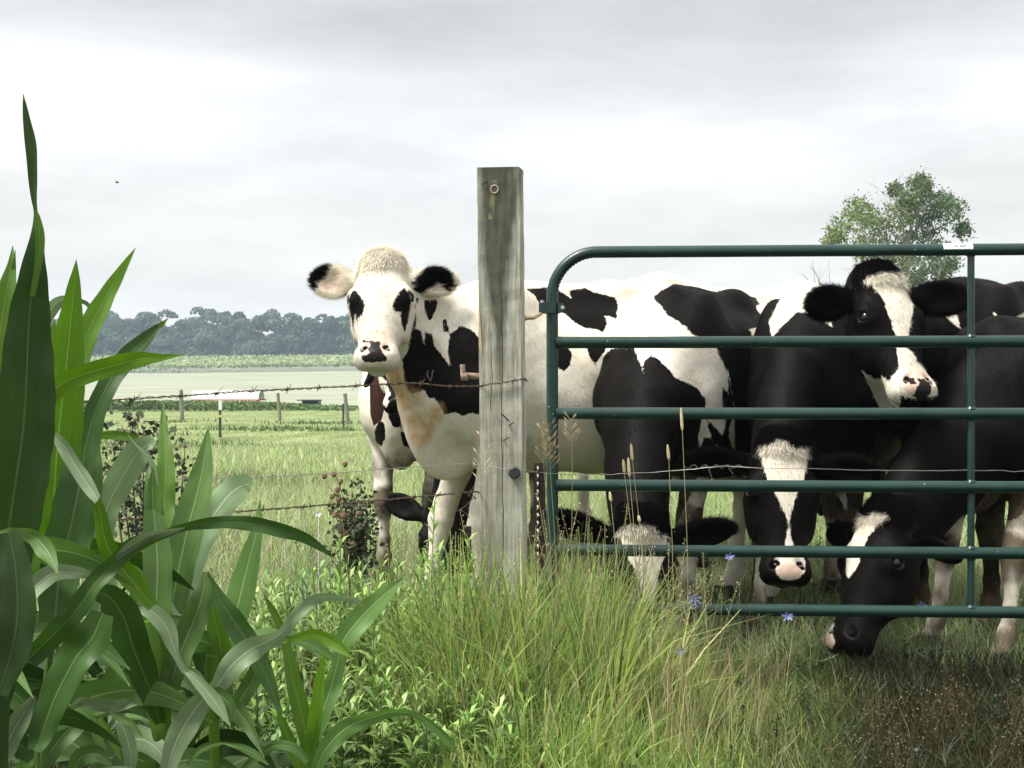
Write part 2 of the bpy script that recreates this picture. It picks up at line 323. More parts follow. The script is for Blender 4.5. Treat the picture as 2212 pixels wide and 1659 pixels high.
# ------------------------------------------------------------------ the tree beyond the herd
def tree():
    rs = np.random.default_rng(11); y = 58.0; s = F / y; x0 = (1945 - 1106) / s
    r = empty('cottonwood_tree', (x0, y, 0), 'airy broadleaf tree with bare dead branches rising behind the cows', 'tree')
    bark = simple('tree_bark', (.20, .185, .15), .95, c2=(.34, .32, .27), scale=3)
    b = MB(); tips = []
    def limb(p, d, L, rad, lev, dead):
        n = 7; pts = [np.array(p)]; d = np.array(d, float); d /= np.linalg.norm(d)
        for i in range(n):
            d = d + rs.normal(size=3) * .13 + np.array([0, 0, .05]); d /= np.linalg.norm(d); pts.append(pts[-1] + d * L / n)
        pts = np.array(pts); b.tube(pts, np.linspace(rad, rad * .35, n + 1), 6 if rad > .04 else 4)
        if not dead: tips.append((pts[-1], lev)); tips.append((pts[4], lev))
        if lev < 4:
            for k in range(4 if lev < 2 else 3):
                i = rs.integers(2, n + 1); a = rs.normal(size=3); a -= d * a.dot(d); a /= np.linalg.norm(a)
                limb(pts[i], d * .75 + a * .75, L * rs.uniform(.45, .72), rad * .5, lev + 1, dead)
    def at(u, v): q = P(u, v, y); return q
    trunk = np.array([at(1965, 880), at(1962, 760), at(1955, 690), at(1950, 640), at(1955, 570), at(1965, 500)])
    b.tube(spline(trunk, 14), np.linspace(.28, .09, 14), 10)
    for (u, v, du, dv, L, dead) in ((1955, 690, -90, -90, 3.6, 0), (1950, 640, -70, -120, 3.4, 0), (1955, 600, 60, -100, 3.6, 0), (1962, 540, 30, -120, 2.9, 0),
                              (1960, 560, -60, -60, 2.9, 0), (1960, 660, 110, -60, 3.2, 0), (1958, 610, 100, -30, 2.7, 0), (1955, 650, -130, -40, 3.2, 0), (1966, 520, -10, -90, 2.6, 0)):
        limb(at(u, v), (du, rs.uniform(-60, 60), -dv), L * .72, .075, 1, dead)
    for (u, v, du, dv, L) in ((1900, 560, -60, -110, 2.9), (1880, 520, -30, -120, 2.3), (1930, 480, -20, -110, 2.3), (1905, 500, -45, -100, 2.4), (1960, 470, -25, -100, 2.0)):
        limb(at(u, v), (du, rs.uniform(-20, 20), -dv), L * .62, .024, 2, True)
    b.build('trunk', bark, r)
    # crown: leaf clumps kept inside the outline of the crown
    blobs = [(1845, 475, 48), (1820, 500, 38), (1870, 450, 42), (1890, 495, 50), (1800, 520, 26), (1860, 535, 46), (1930, 470, 40), (1970, 430, 46), (1985, 400, 26), (1950, 440, 34), (2010, 440, 40),
             (2045, 460, 34), (2062, 425, 22), (2025, 480, 42), (1975, 490, 48), (1940, 530, 46), (2000, 530, 46), (2045, 535, 30), (2070, 500, 20), (1900, 570, 40), (1960, 575, 44), (2010, 590, 36), (2040, 575, 20), (1990, 610, 30), (2030, 610, 20),
             (1945, 405, 18), (1995, 388, 14)]
    Cs = []
    for (u, v, rr) in blobs:
        c = at(u, v); rad = rr / s * .80; c[1] += rs.uniform(-1.2, 1.2)
        for k in range(int(15 + rr * .55)):
            d = rs.normal(size=3); d /= np.linalg.norm(d); cc = c + d * rad * rs.uniform(.25, 1.0) ** .6
            m = rs.integers(9, 30); Cs.append(cc + rs.normal(size=(m, 3)) * rs.uniform(.09, .18))
    C = np.vstack(Cs); n = len(C)
    V, Q = quads_at(C, rs.uniform(.05, .105, n), rs, np.array([0, -.2, .4]), aspect=.9, spread=.9)
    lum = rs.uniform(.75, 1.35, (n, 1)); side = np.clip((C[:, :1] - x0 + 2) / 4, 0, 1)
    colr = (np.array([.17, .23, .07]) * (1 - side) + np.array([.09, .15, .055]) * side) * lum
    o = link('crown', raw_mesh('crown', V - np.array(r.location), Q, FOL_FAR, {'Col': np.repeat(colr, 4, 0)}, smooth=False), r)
    # bare sapling branches left of the tree
    b = MB()
    y2 = 62.0
    r2 = empty('dead_tree', tuple(P(1800, 850, y2) * [1, 1, 0]), 'bare leafless twigs standing left of the leafy tree behind the cows', 'tree')
    for (u0, v0, u1, v1) in ((1800, 800, 1755, 560), (1800, 700, 1735, 590), (1800, 800, 1790, 560), (1775, 640, 1750, 575), (1790, 650, 1768, 600)):
        p = P(u0, v0, y2); q = P(u1, v1, y2); m = spline([p, (p + q) / 2 + rs.normal(size=3) * .15, q], 8); b.tube(m, np.linspace(.035, .008, 8), 4)
        for k in range(3):
            a = m[rs.integers(3, 7)]; b.tube([a, a + np.array([rs.uniform(-.7, .7), 0, rs.uniform(.3, .8)])], [.012, .004], 4)
    b.tube([P(1800, 850, y2) * [1, 1, 0], P(1800, 700, y2)], [.09, .05], 6)
    b.build('trunk', bark, r2)
    # far bush whose top shows between two backs
    c = P(1732, 640, 120.0); n = 900; d = rs.normal(size=(n, 3)); C = c + d * [.45, .4, .35] + [0, 0, -.3]
    C2 = C[rs.integers(0, n, 400)] ; C2[:, 2] -= rs.uniform(.5, 5, 400); C = np.vstack([C, C2]); n = len(C)
    V, Q = quads_at(C, .13, rs, np.array([0, 0, .4]), spread=.9)
    r3 = empty('bush', (c[0], 120, 0), 'small green treetop showing between two pale cow backs', 'tree')
    link('crown', raw_mesh('bush', V - np.array(r3.location), Q, FOL_FAR, {'Col': np.repeat(np.array([.10, .14, .06]) * rs.uniform(.7, 1.3, (n, 1)), 4, 0)}, smooth=False), r3)
    b = MB(); b.tube([(c[0], 120, -.2), (c[0], 120, c[2])], [.2, .08], 6); b.build('trunk', bark, r3)
tree()
def bird():
    y = 45.0; p = P(253, 394, y)
    b = MB(); b.tube(spline([p + [-.07, 0, 0], p, p + [.08, 0, .01]], 7), [.004, .022, .032, .034, .028, .016, .004], 7)
    b.add([p + [-.02, 0, .02], p + [.03, 0, .02], p + [.0, -.14, .05], p + [-.03, -.13, .05]], [(0, 1, 2, 3)])
    b.add([p + [-.02, 0, .02], p + [.03, 0, .02], p + [.0, .14, .05], p + [-.03, .13, .05]], [(0, 1, 2, 3)])
    tag(b.build('bird', DARK), 'tiny dark bird flying alone in the grey sky above the corn', 'bird')
bird()

# ------------------------------------------------------------------ gate post
def wood_mat():
    m, t, b, o = mat_new('weathered_timber'); b.inputs['Roughness'].default_value = .92; b.inputs['Specular IOR Level'].default_value = .15
    g = N(t, 'ShaderNodeTexCoord'); L = t.links.new
    def noise(scale, vec, det=6., rough=.6):
        mp = N(t, 'ShaderNodeMapping'); mp.inputs['Scale'].default_value = vec; L(g.outputs['Object'], mp.inputs[0])
        n = N(t, 'ShaderNodeTexNoise', Scale=scale, Detail=det, Roughness=rough); L(mp.outputs[0], n.inputs['Vector']); return n.outputs[0]
    def ramp(src, cols):
        r = N(t, 'ShaderNodeValToRGB'); el = r.color_ramp.elements
        el[0].position, el[0].color = cols[0][0], (*cols[0][1], 1); el[1].position, el[1].color = cols[-1][0], (*cols[-1][1], 1)
        for p, c in cols[1:-1]: q = el.new(p); q.color = (*c, 1)
        L(src, r.inputs[0]); return r.outputs[0]
    def mix(f, a, c, mode='MIX'):
        x = N(t, 'ShaderNodeMix', _data_type='RGBA'); x.blend_type = mode
        if isinstance(f, float): x.inputs[0].default_value = f
        else: L(f, x.inputs[0])
        L(a, x.inputs[6]); 
        if isinstance(c, tuple): x.inputs[7].default_value = (*c, 1)
        else: L(c, x.inputs[7])
        return x.outputs[2]
    def math_(op, a, b_=None, c=None):
        x = N(t, 'ShaderNodeMath', _operation=op)
        for i, q in enumerate((a, b_, c)):
            if q is None: continue
            if isinstance(q, (int, float)): x.inputs[i].default_value = q
            else: L(q, x.inputs[i])
        return x.outputs[0]
    grain = noise(10, (9, 9, .55), 8, .65)
    c = ramp(grain, [(.3, (.16, .16, .13)), (.45, (.38, .38, .315)), (.58, (.54, .54, .46)), (.75, (.68, .68, .60))])
    blot = noise(7, (1, 1, .6), 5)
    c = mix(math_('MULTIPLY', ramp(blot, [(.42, (0, 0, 0)), (.66, (1, 1, 1))]), .55), c, (.22, .22, .155))
    # algae and rain stain down the middle: a stain with a shape of its own
    sp = N(t, 'ShaderNodeSeparateXYZ'); L(g.outputs['Object'], sp.inputs[0])
    wob = noise(5, (1, 1, .5), 5)
    ax = math_('ABSOLUTE', math_('ADD', math_('ADD', sp.outputs[0], .004), math_('MULTIPLY', math_('SUBTRACT', wob, .5), .10)))
    wz = N(t, 'ShaderNodeMapRange'); L(sp.outputs[2], wz.inputs[0]); wz.inputs[1].default_value = 1.0; wz.inputs[2].default_value = 1.72; wz.inputs[3].default_value = -.002; wz.inputs[4].default_value = .068
    st = N(t, 'ShaderNodeMapRange'); L(math_('SUBTRACT', ax, wz.outputs[0]), st.inputs[0]); st.inputs[1].default_value = .012; st.inputs[2].default_value = -.016
    stn = math_('MULTIPLY', st.outputs[0], .88)
    c = mix(stn, c, ramp(noise(26, (1, 1, .4), 6), [(.35, (.022, .026, .017)), (.65, (.085, .095, .062))]))
    lowz = N(t, 'ShaderNodeMapRange'); L(math_('ADD', sp.outputs[2], math_('MULTIPLY', wob, .5)), lowz.inputs[0]); lowz.inputs[1].default_value = 1.05; lowz.inputs[2].default_value = .75
    lowx = N(t, 'ShaderNodeMapRange'); L(math_('ADD', sp.outputs[0], math_('MULTIPLY', blot, .06)), lowx.inputs[0]); lowx.inputs[1].default_value = .05; lowx.inputs[2].default_value = -.01
    c = mix(math_('MULTIPLY', math_('MULTIPLY', lowz.outputs[0], lowx.outputs[0]), .75), c, (.15, .155, .115))
    # yellow lichen streak under the top
    d1 = math_('ABSOLUTE', math_('ADD', sp.outputs[0], math_('MULTIPLY_ADD', math_('SUBTRACT', sp.outputs[2], 1.64), -.12, .022)))
    lich = math_('MULTIPLY', math_('LESS_THAN', math_('ADD', d1, math_('MULTIPLY', wob, .012)), .0135), math_('MULTIPLY', math_('GREATER_THAN', sp.outputs[2], 1.565), math_('LESS_THAN', sp.outputs[2], 1.685)))
    c = mix(math_('MULTIPLY', math_('MULTIPLY', lich, math_('GREATER_THAN', noise(45, (1, 1, .5), 4), .46)), .6), c, (.28, .28, .12))
    # saw marks and one long check
    saw = N(t, 'ShaderNodeTexWave', Scale=34., Distortion=7., Detail=3.); saw.bands_direction = 'Z'
    mp = N(t, 'ShaderNodeMapping'); mp.inputs['Rotation'].default_value = (0, -.38, 0); L(g.outputs['Object'], mp.inputs[0]); L(mp.outputs[0], saw.inputs['Vector'])
    c = mix(math_('MULTIPLY', math_('LESS_THAN', saw.outputs['Fac'], .12), math_('MULTIPLY', math_('SUBTRACT', blot, .25), .55)), c, (.17, .165, .125))
    wv = noise(3, (1, 1, .8), 3)
    ck = math_('ABSOLUTE', math_('ADD', math_('ADD', sp.outputs[0], -.006), math_('MULTIPLY', math_('SUBTRACT', wv, .5), .035)))
    crack = math_('MULTIPLY', math_('LESS_THAN', ck, .0011), math_('LESS_THAN', sp.outputs[2], 1.32))
    ck2 = math_('ABSOLUTE', math_('ADD', math_('ADD', sp.outputs[0], .028), math_('MULTIPLY', math_('SUBTRACT', wv, .5), .06)))
    crack2 = math_('MULTIPLY', math_('LESS_THAN', ck2, .0008), math_('MULTIPLY', math_('LESS_THAN', sp.outputs[2], 1.22), math_('GREATER_THAN', sp.outputs[2], .98)))
    ck_all = math_('MAXIMUM', crack, crack2)
    c = mix(ck_all, c, (.035, .03, .022))
    L(c, b.inputs['Base Color'])
    hgt = math_('SUBTRACT', math_('ADD', math_('MULTIPLY', grain, .6), math_('MULTIPLY', noise(60, (1, 1, .15), 4), .3)), math_('MULTIPLY', ck_all, 1.5))
    bp = N(t, 'ShaderNodeBump', Strength=.7, Distance=.004); L(hgt, bp.inputs['Height']); L(bp.outputs[0], b.inputs['Normal'])
    return m
RUST = simple('rusty_steel', (.014, .008, .006), .9, .0, c2=(.036, .019, .014), scale=70, bump=.4)
ZINC = simple('galvanised_steel', (.45, .45, .44), .45, .7, c2=(.65, .65, .63), scale=60)
BRASSY = simple('plated_yellow_steel', (.42, .30, .10), .42, .6, c2=(.58, .45, .2), scale=60)
BLACKP = simple('black_rubber', (.015, .015, .018), .5, c2=(.035, .035, .04), scale=60)
PY = 3.70
def post():
    s = F / PY; H = CH + (HZ - 361) / s; w = .071
    t = empty('gate_post', (0, 0, 0)); bpy.data.objects.remove(t)
    b = MB(); rows = 60; rs = np.random.default_rng(3)
    # chamfered square section: two faces meet at the right front edge in a narrow worn bevel
    sec = [(-w, 0), (w - .013, 0), (w, .014), (w, .13), (w - .01, .14), (-w + .008, .14), (-w, .13)]
    V, Fs = [], []; n = len(sec)
    for i in range(rows + 1):
        z = -.3 + (H + .3) * i / rows; lean = np.interp(z, [0, H], [.017, 0])
        for k, (x, yy) in enumerate(sec):
            V.append((x + lean + rs.normal() * .0006, yy + rs.normal() * .0006, z + (0 if i < rows else (-.009 if k in (2, 3) else rs.normal() * .001))))
    for i in range(rows): Fs += [(i * n + k, i * n + (k + 1) % n, (i + 1) * n + (k + 1) % n, (i + 1) * n + k) for k in range(n)]
    Fs.append(tuple(rows * n + k for k in range(n))); b.add(V, Fs)
    x0 = (1080.5 - 1106) / s
    b.v = [(p[0] + x0, p[1] + PY, p[2]) for p in b.v]
    o = b.build('gate_post', wood_mat(), origin=np.array([x0, PY, 0]), smooth=False)
    tag(o, 'tall square weathered timber post with black stain that the green gate hangs from', 'post')
    # knot ring near the top
    k = P(1068, 409, PY); b = MB()
    a = np.linspace(0, 2 * math.pi, 17); b.tube([k + [.0115 * math.cos(q), -.001, .012 * math.sin(q)] for q in a], .0024, 6, caps=False); b.build('knot_ring', simple('pale_wood', (.35, .31, .24), .9, c2=(.48, .43, .34)), o)
    b = MB(); b.tube([k + [0, .002, 0], k + [0, -.0015, 0]], .0085, 12); b.build('knot', simple('knot_wood', (.10, .06, .04), .9, c2=(.16, .1, .07)), o)
    # black insulator / bolt head low on the right
    k = P(1111, 1020, PY); b = MB(); b.tube([k + [0, .01, 0], k + [0, -.018, 0], k + [0, -.024, 0], k + [0, -.036, 0], k + [0, -.040, 0]], [.016, .016, .0185, .0185, .015], 22); b.build('insulator', BLACKP, o)
    b = MB(); b.tube([k + [.0165 * math.cos(q), -.022, .0165 * math.sin(q)] for q in a], .0016, 6, caps=False); b.build('insulator_ring', ZINC, o)
    # bent nails
    for (u, v, du, dv) in ((1083, 893, 14, 14), (1095, 925, 0, 0), (1061, 560, 5, 4), (1060, 800, 5, 4)):
        p = P(u, v, PY); q = P(u + du, v + dv, PY - .012); b = MB(); b.tube(spline([q + [0, .02, 0], q, (p + q) / 2 + [0, -.012, 0], p + [0, -.008, 0]], 8), .0025, 6)
        if du > 10: b.build('nail', RUST, o)
    for (u, v) in ((1093, 950), (1104, 918), (1046, 398)):
        p = P(u, v, PY); b = MB(); b.tube(spline([p + [-.008, .004, -.004], p + [-.005, -.005, 0], p + [.005, -.006, .006], p + [.009, .004, .009]], 8), .0014, 5); b.build('staple', RUST, o)
    # splinter strip torn from the left edge
    b = MB(); p0, p1 = P(1034, 668, PY - .002), P(1035, 765, PY - .002); b.add([p0, p0 + [.004, -.001, -.01], p1 + [.009, -.001, 0], p1 + [0, 0, .02], p0 + [-.001, .012, 0], p1 + [-.001, .012, 0]], [(0, 1, 2, 3), (0, 3, 5, 4)]); b.build('splinter', simple('fresh_wood', (.45, .33, .17), .8, c2=(.55, .44, .27)), o, smooth=False)
    # old hinge pin sticking out at the left of the post
    b = MB(); a0, a1 = P(1040, 813, PY + .05), P(1001, 811, PY + .05); b.tube([a0, a1], [.0095, .0095], 12); c = P(1001, 811, PY + .05)
    b.tube([c + [0, 0, -.004], P(999, 787, PY + .05)], .0085, 12); b.tube([c + [-.008, 0, -.004], c + [.014, 0, -.004]], .0125, 10); b.build('hinge_pin', simple('rust_scale', (.17, .09, .06), .85, .3, c2=(.42, .33, .27), scale=55), o)
    # yellow J bolt carrying the gate
    b = MB(); q = [P(1128, 687, PY + .07), P(1150, 687, PY + .1), P(1160, 683, PY + .2), P(1168, 678, 4.09)]; b.tube(spline(q, 14), .0055, 10); q2 = P(1172, 676, 4.12)
    b.tube([P(1132, 687, PY + .07) + [0, 0, 0], P(1136, 687, PY + .07)], .011, 6); b.build('hook_bolt', BRASSY, o)
    return o
post()

# ------------------------------------------------------------------ gate
def paint():
    m, t, b, o = mat_new('green_enamel'); L = t.links.new
    b.inputs['Roughness'].default_value = .33; b.inputs['Specular IOR Level'].default_value = .55
    g = N(t, 'ShaderNodeTexCoord'); n = N(t, 'ShaderNodeTexNoise', Scale=9., Detail=8.); L(g.outputs['Object'], n.inputs['Vector'])
    r = N(t, 'ShaderNodeValToRGB'); r.color_ramp.elements[0].position = .3; r.color_ramp.elements[0].color = (.004, .026, .021, 1); r.color_ramp.elements[1].position = .7; r.color_ramp.elements[1].color = (.009, .046, .037, 1)
    L(n.outputs[0], r.inputs[0])
    v = N(t, 'ShaderNodeTexVoronoi', Scale=22.); L(g.outputs['Object'], v.inputs['Vector']); ch = N(t, 'ShaderNodeMath', _operation='LESS_THAN'); L(v.outputs['Distance'], ch.inputs[0]); ch.inputs[1].default_value = .045
    mx = N(t, 'ShaderNodeMix', _data_type='RGBA'); L(ch.outputs[0], mx.inputs[0]); L(r.outputs[0], mx.inputs[6]); mx.inputs[7].default_value = (.5, .5, .45, 1); L(mx.outputs[2], b.inputs['Base Color'])
    n2 = N(t, 'ShaderNodeTexNoise', Scale=40., Detail=5.); L(g.outputs['Object'], n2.inputs['Vector']); rr = N(t, 'ShaderNodeMapRange'); L(n2.outputs[0], rr.inputs[0]); rr.inputs[3].default_value = .24; rr.inputs[4].default_value = .5; L(rr.outputs[0], b.inputs['Roughness'])
    bp = N(t, 'ShaderNodeBump', Strength=.08, Distance=.004); L(n2.outputs[0], bp.inputs['Height']); L(bp.outputs[0], b.inputs['Normal'])
    return m
GREEN = paint()
GY = 4.13
def gy(x): return GY - (x - .138) * .055
def gate():
    s = F / GY; r = empty('farm_gate', (.138, GY, 0), 'dark green tubular steel farm gate closed in front of the herd', 'gate')
    X0 = (1193 - 1106) / s; Z = [CH + (HZ - v) / s for v in (545, 740, 893, 1048, 1188, 1313)]; X1 = 3.2; rt = .0202
    Zr = lambda z, x: z + (z - CH) * ((GY / gy(x)) * 0)  # rails are straight and level
    # top rail and end upright are one bent tube, creased inside the bend
    b = MB(); rad = .155; cx, cz = X0 + rad, Z[0] - rad; pts = [np.array([X1, gy(X1), Z[0]])] + [np.array([x, gy(x), Z[0]]) for x in np.linspace(2.6, cx + .03, 12)]
    arc = [np.array([cx - rad * math.sin(a), gy(cx - rad * math.sin(a)), cz + rad * math.cos(a)]) for a in np.linspace(0, math.pi / 2, 90)]
    low = [np.array([X0, gy(X0), z]) for z in np.linspace(cz - .02, Z[5] - .05, 8)]
    pts = pts + arc + low; m0 = 13; pts = np.array(pts); n = 20
    T = np.gradient(pts, axis=0); T /= np.linalg.norm(T, axis=1)[:, None]; V = []
    for i, p in enumerate(pts):
        A = np.cross([0, 1, 0], T[i]); A /= np.linalg.norm(A); B = np.cross(T[i], A)   # A points out of / into the bend
        for k in range(n):
            q = 2 * math.pi * k / n; rr = rt; cc = math.cos(q)
            if m0 <= i < m0 + 90:
                t_ = (i - m0) / 90; inward = max(0, np.dot(math.cos(q) * A + math.sin(q) * B, np.array([cx, p[1], cz]) - p) / rad)
                rr *= 1 - .13 * inward ** 2 * (0.5 + .5 * math.sin(t_ * 2 * math.pi * 17)) * min(1, 6 * t_, 6 * (1 - t_))
            V.append(p + rr * (math.cos(q) * A + math.sin(q) * B))
    b.add(V, [(i * n + k, i * n + (k + 1) % n, (i + 1) * n + (k + 1) % n, (i + 1) * n + k) for i in range(len(pts) - 1) for k in range(n)] + [tuple((len(pts) - 1) * n + k for k in range(n))])
    b.build('frame_tube', GREEN, r)
    for z in Z[1:]:
        b = MB(); x0 = X0 + rt * .55
        b.tube([(x0, gy(x0), z), (x0 + .012, gy(x0), z), (x0 + .03, gy(x0 + .03), z)] + [(x, gy(x), z) for x in np.linspace(.4, X1, 9)], [.0235, .0212, rt] + [rt] * 9, 20); b.build('rail', GREEN, r)
    xs_ = (2103 - 1106) / (F / 4.03); b = MB(); ys_ = gy(xs_)
    b.tube([(xs_, ys_, Z[5]), (xs_, ys_, Z[0])], .0118, 14); b.build('upright', GREEN, r)
    xs2 = 3.0; b = MB(); b.tube([(xs2, gy(xs2), Z[5]), (xs2, gy(xs2), Z[0])], .0118, 14); b.build('upright', GREEN, r)
    for z in Z:
        b = MB(); 
        for sg in ((-1, 1) if z not in (Z[0], Z[5]) else ((-1,) if z == Z[0] else (1,))):
            b = MB(); b.tube([(xs_, ys_, z + sg * (rt - .004)), (xs_, ys_, z + sg * (rt + .004))], [.0175, .0128], 12, caps=False); b.build('weld', GREEN, r)
    # hinge clamp with two bolts
    def strap(z):
        b = MB(); zz = .0175; th = .005; pr = []
        for a in np.linspace(-math.pi * .5, math.pi * .5, 12): pr.append((X0 + .001 + (rt + .002) * math.cos(a) * 1.0, GY + (rt + .002) * math.sin(a)))
        xl = X0 - .046; out = [(xl, GY - rt - .007), (X0, GY - rt - .007)] + [(X0 + (rt + .007) * math.cos(a), GY + (rt + .007) * math.sin(a)) for a in np.linspace(-1.4, 1.4, 14)] + [(X0, GY + rt + .007), (xl, GY + rt + .007)]
        n = len(out); V = [(x, y, z + zz) for x, y in out] + [(x, y, z - zz) for x, y in out]; Fs = [tuple(range(n)), tuple(range(n, 2 * n))[::-1]] + [(i, n + i, n + (i + 1) % n, (i + 1) % n) for i in range(n)]
        b.add(V, Fs); b.box((X0 + .018, GY - rt - .009, z - zz + .001), (X0 + .037, GY - rt + .006, z + zz - .001)); c = b.build('hinge_clamp', GREEN, r, smooth=False)
        q = MB(); q.tube([(X0 + .034, GY - rt - .017, z), (X0 + .034, GY - rt - .008, z)], .0075, 6); q.tube([(X0 + .034, GY - rt - .022, z), (X0 + .034, GY - rt - .017, z)], .004, 8); k = q.build('bolt', ZINC, c, smooth=False, origin=np.array(r.location))
        q = MB(); q.tube([(xl + .012, GY, z + zz), (xl + .012, GY, z + zz + .010)], .0075, 6); q.build('bolt', ZINC, c, smooth=False, origin=np.array(r.location))
    strap(CH + (HZ - 666) / s); strap(Z[5] + .06)
    # white label on the top rail: a curved strip with small print
    b = MB(); u0, u1 = (2040 - 1106) / (F / 4.03), (2103 - 1106) / (F / 4.03); n = 10; V = []
    for i in range(9):
        x = u0 + (u1 - u0) * i / 8
        for k in range(n + 1):
            a = R(96 + 86 * k / n); V.append((x, gy(x) + (rt + .0012) * math.cos(a), Z[0] + (rt + .0012) * math.sin(a)))
    b.add(V, [(i * (n + 1) + k, i * (n + 1) + k + 1, (i + 1) * (n + 1) + k + 1, (i + 1) * (n + 1) + k) for i in range(8) for k in range(n)]); lab = b.build('label', simple('label_vinyl', (.74, .76, .76), .4, c2=(.82, .83, .83)), r)
    b = MB(); rs = np.random.default_rng(5); x = u0 + .0125
    while x < u1 - .018:
        w = rs.uniform(.0014, .0026)
        if rs.random() < .84:
            for (a0, a1) in ((141, 150), (154, 159)):
                if a0 > 152 and (x < u0 + .02 or x > u1 - .026): continue
                V = [(xx, gy(xx) + (rt + .0022) * math.cos(R(a)), Z[0] + (rt + .0022) * math.sin(R(a))) for xx in (x, x + w) for a in (a0, a1)]; b.add(V, [(0, 1, 3, 2)])
        x += w + .0009
    b.build('print', simple('grey_ink', (.05, .055, .055), .6, c2=(.12, .12, .12)), lab, smooth=False, origin=np.array(r.location))
    # left upright's lower end cap
gate()

# ------------------------------------------------------------------ rusty studded post behind, stub, wires
def t_post():
    y = 4.32; s = F / y; x = (1166 - 1106) / s; H = CH - (1000 - HZ) / s
    r = empty('rusty_steel_post', (x, y, 0), 'rusty studded steel post standing between the timber post and the gate', 'steel post')
    b = MB(); b.box((x - .021, y - .004, -.2), (x + .021, y + .002, H)); b.box((x - .003, y + .002, -.2), (x + .003, y + .03, H)); b.build('post', RUST, r, smooth=False)
    b = MB()
    for k in range(26):
        z = H - .02 - k * .028; b.tube([(x - .008, y - .0035, z - .007), (x - .006, y - .011, z), (x - .008, y - .0035, z + .007)], .0034, 6)
    b.build('stud', simple('worn_stud', (.25, .22, .19), .7, .3, c2=(.6, .58, .52), scale=80), r)
    tag(r.children[-1], 'row of small worn studs', kind='stuff')
    y = 3.78; s = F / y; x = (1012 - 1106) / s; H = CH - (1137 - HZ) / s; b = MB(); V = [(x - .009, y, -.1), (x + .009, y, -.1), (x + .010, y + .004, H), (x - .008, y + .004, H + .003)]
    b.box((x - .009, y, -.1), (x + .009, y + .006, H)); b.box((x - .009, y + .006, -.1), (x - .004, y + .025, H - .004)); tag(b.build('rusty_stake', RUST, smooth=False), 'short rusty iron stake in the grass left of the timber post', 'stake')
t_post()
def wire(name, px, lab, barbed, mat, gapu=48, jag=.0, seed=1, rad=.0014):
    rs = np.random.default_rng(seed); pts = np.array([P(u, v, y) for u, v, y in px]); c = spline(pts, 160)
    d = np.r_[0, np.cumsum(np.linalg.norm(np.diff(c, axis=0), axis=1))]; L = d[-1]
    n = int(L / .007) if barbed else int(L / .03); q = np.stack([np.interp(np.linspace(0, L, n), d, c[:, k]) for k in range(3)], 1)
    q += np.cumsum(rs.normal(size=q.shape) * jag * .25, 0) * 0 + rs.normal(size=q.shape) * jag
    r = empty(name, q[0], lab, 'wire'); b = MB()
    if barbed:
        t = np.gradient(q, axis=0); t /= np.linalg.norm(t, axis=1)[:, None]; A = np.cross(t, [0, 0, 1.]); A /= np.linalg.norm(A, axis=1)[:, None]; B = np.cross(t, A); ph = np.linspace(0, L / .055 * 2 * math.pi, n)[:, None]
        for o_ in (0, math.pi): b.tube(q + .0019 * (np.cos(ph + o_) * A + np.sin(ph + o_) * B), rad, 5)
    else: b.tube(q, rad, 5)
    b.build('strand', mat, r)
    if barbed:
        k = .06
        while k < L - .03:
            p = np.array([np.interp(k, d, c[:, j]) for j in range(3)]); b = MB(); a = rs.uniform(0, 6.28); tt = q[min(n - 1, int(k / L * n) + 1)] - q[max(0, int(k / L * n) - 1)]; tt /= np.linalg.norm(tt)
            h = [p + tt * (w_ - .5) * .011 + .0042 * np.array([0, math.cos(a + w_ * 12.6), math.sin(a + w_ * 12.6)]) for w_ in np.linspace(0, 1, 12)]
            b.tube(h, .0011, 4)
            for sg in (-1, 1):
                d0 = np.array([sg * rs.uniform(-.006, .014), rs.uniform(-.01, .01), sg * rs.uniform(.009, .017)]); b.tube([p + tt * sg * .004, p + tt * sg * .005 + d0], [.0012, .0006], 4)
                b.tube([p - tt * sg * .002, p - tt * sg * .003 + np.array([d0[0] * .5, -d0[1], -d0[2] * .8])], [.0012, .0006], 4)
            b.build('barb', mat, r); k += rs.uniform(.085, .13)
    return r
WR = simple('rusty_wire', (.055, .035, .022), .8, .3, c2=(.16, .12, .08), scale=45); WZ = simple('old_wire', (.22, .21, .18), .5, .5, c2=(.4, .38, .34), scale=30)
wire('barbed_wire', [(-760, 905, 2.3), (-60, 880, 2.75), (60, 874, 2.88), (190, 867, 2.95), (300, 861, 3.02), (420, 853, 3.09), (520, 846, 3.15), (620, 841, 3.24), (720, 836, 3.34), (820, 831, 3.44), (900, 828, 3.53), (960, 834, 3.6), (1034, 834, 3.685), (1062, 829, 3.69), (1090, 826, 3.69), (1115, 821, 3.69), (1132, 818, 3.69), (1137, 822, 3.73)],
     'highest strand of rusty barbed wire running left from the timber post', True, WR, seed=2, jag=.0006)
w = wire('barbed_wire', [(-760, 1190, 2.3), (-60, 1140, 2.78), (66, 1129, 2.88), (250, 1123, 3.0), (400, 1114, 3.08), (520, 1105, 3.14), (640, 1096, 3.24), (760, 1086, 3.38), (850, 1078, 3.48), (940, 1070, 3.58), (1020, 1063, 3.66), (1037, 1064, 3.70)],
     'lowest strand of rusty barbed wire running left from the timber post', True, WR, seed=4, jag=.0006)
wire('fence_wire', [(-760, 1085, 2.3), (-60, 1052, 2.76), (66, 1047, 2.88), (240, 1040, 3.0), (450, 1032, 3.11), (620, 1028, 3.24), (760, 1019, 3.37), (850, 1012, 3.47), (960, 1003, 3.6), (1035, 1004, 3.67), (1096, 1014, 3.668)],
     'thin smooth wire between the two barbed strands left of the timber post', False, WZ, seed=6, jag=.0005, rad=.0011)
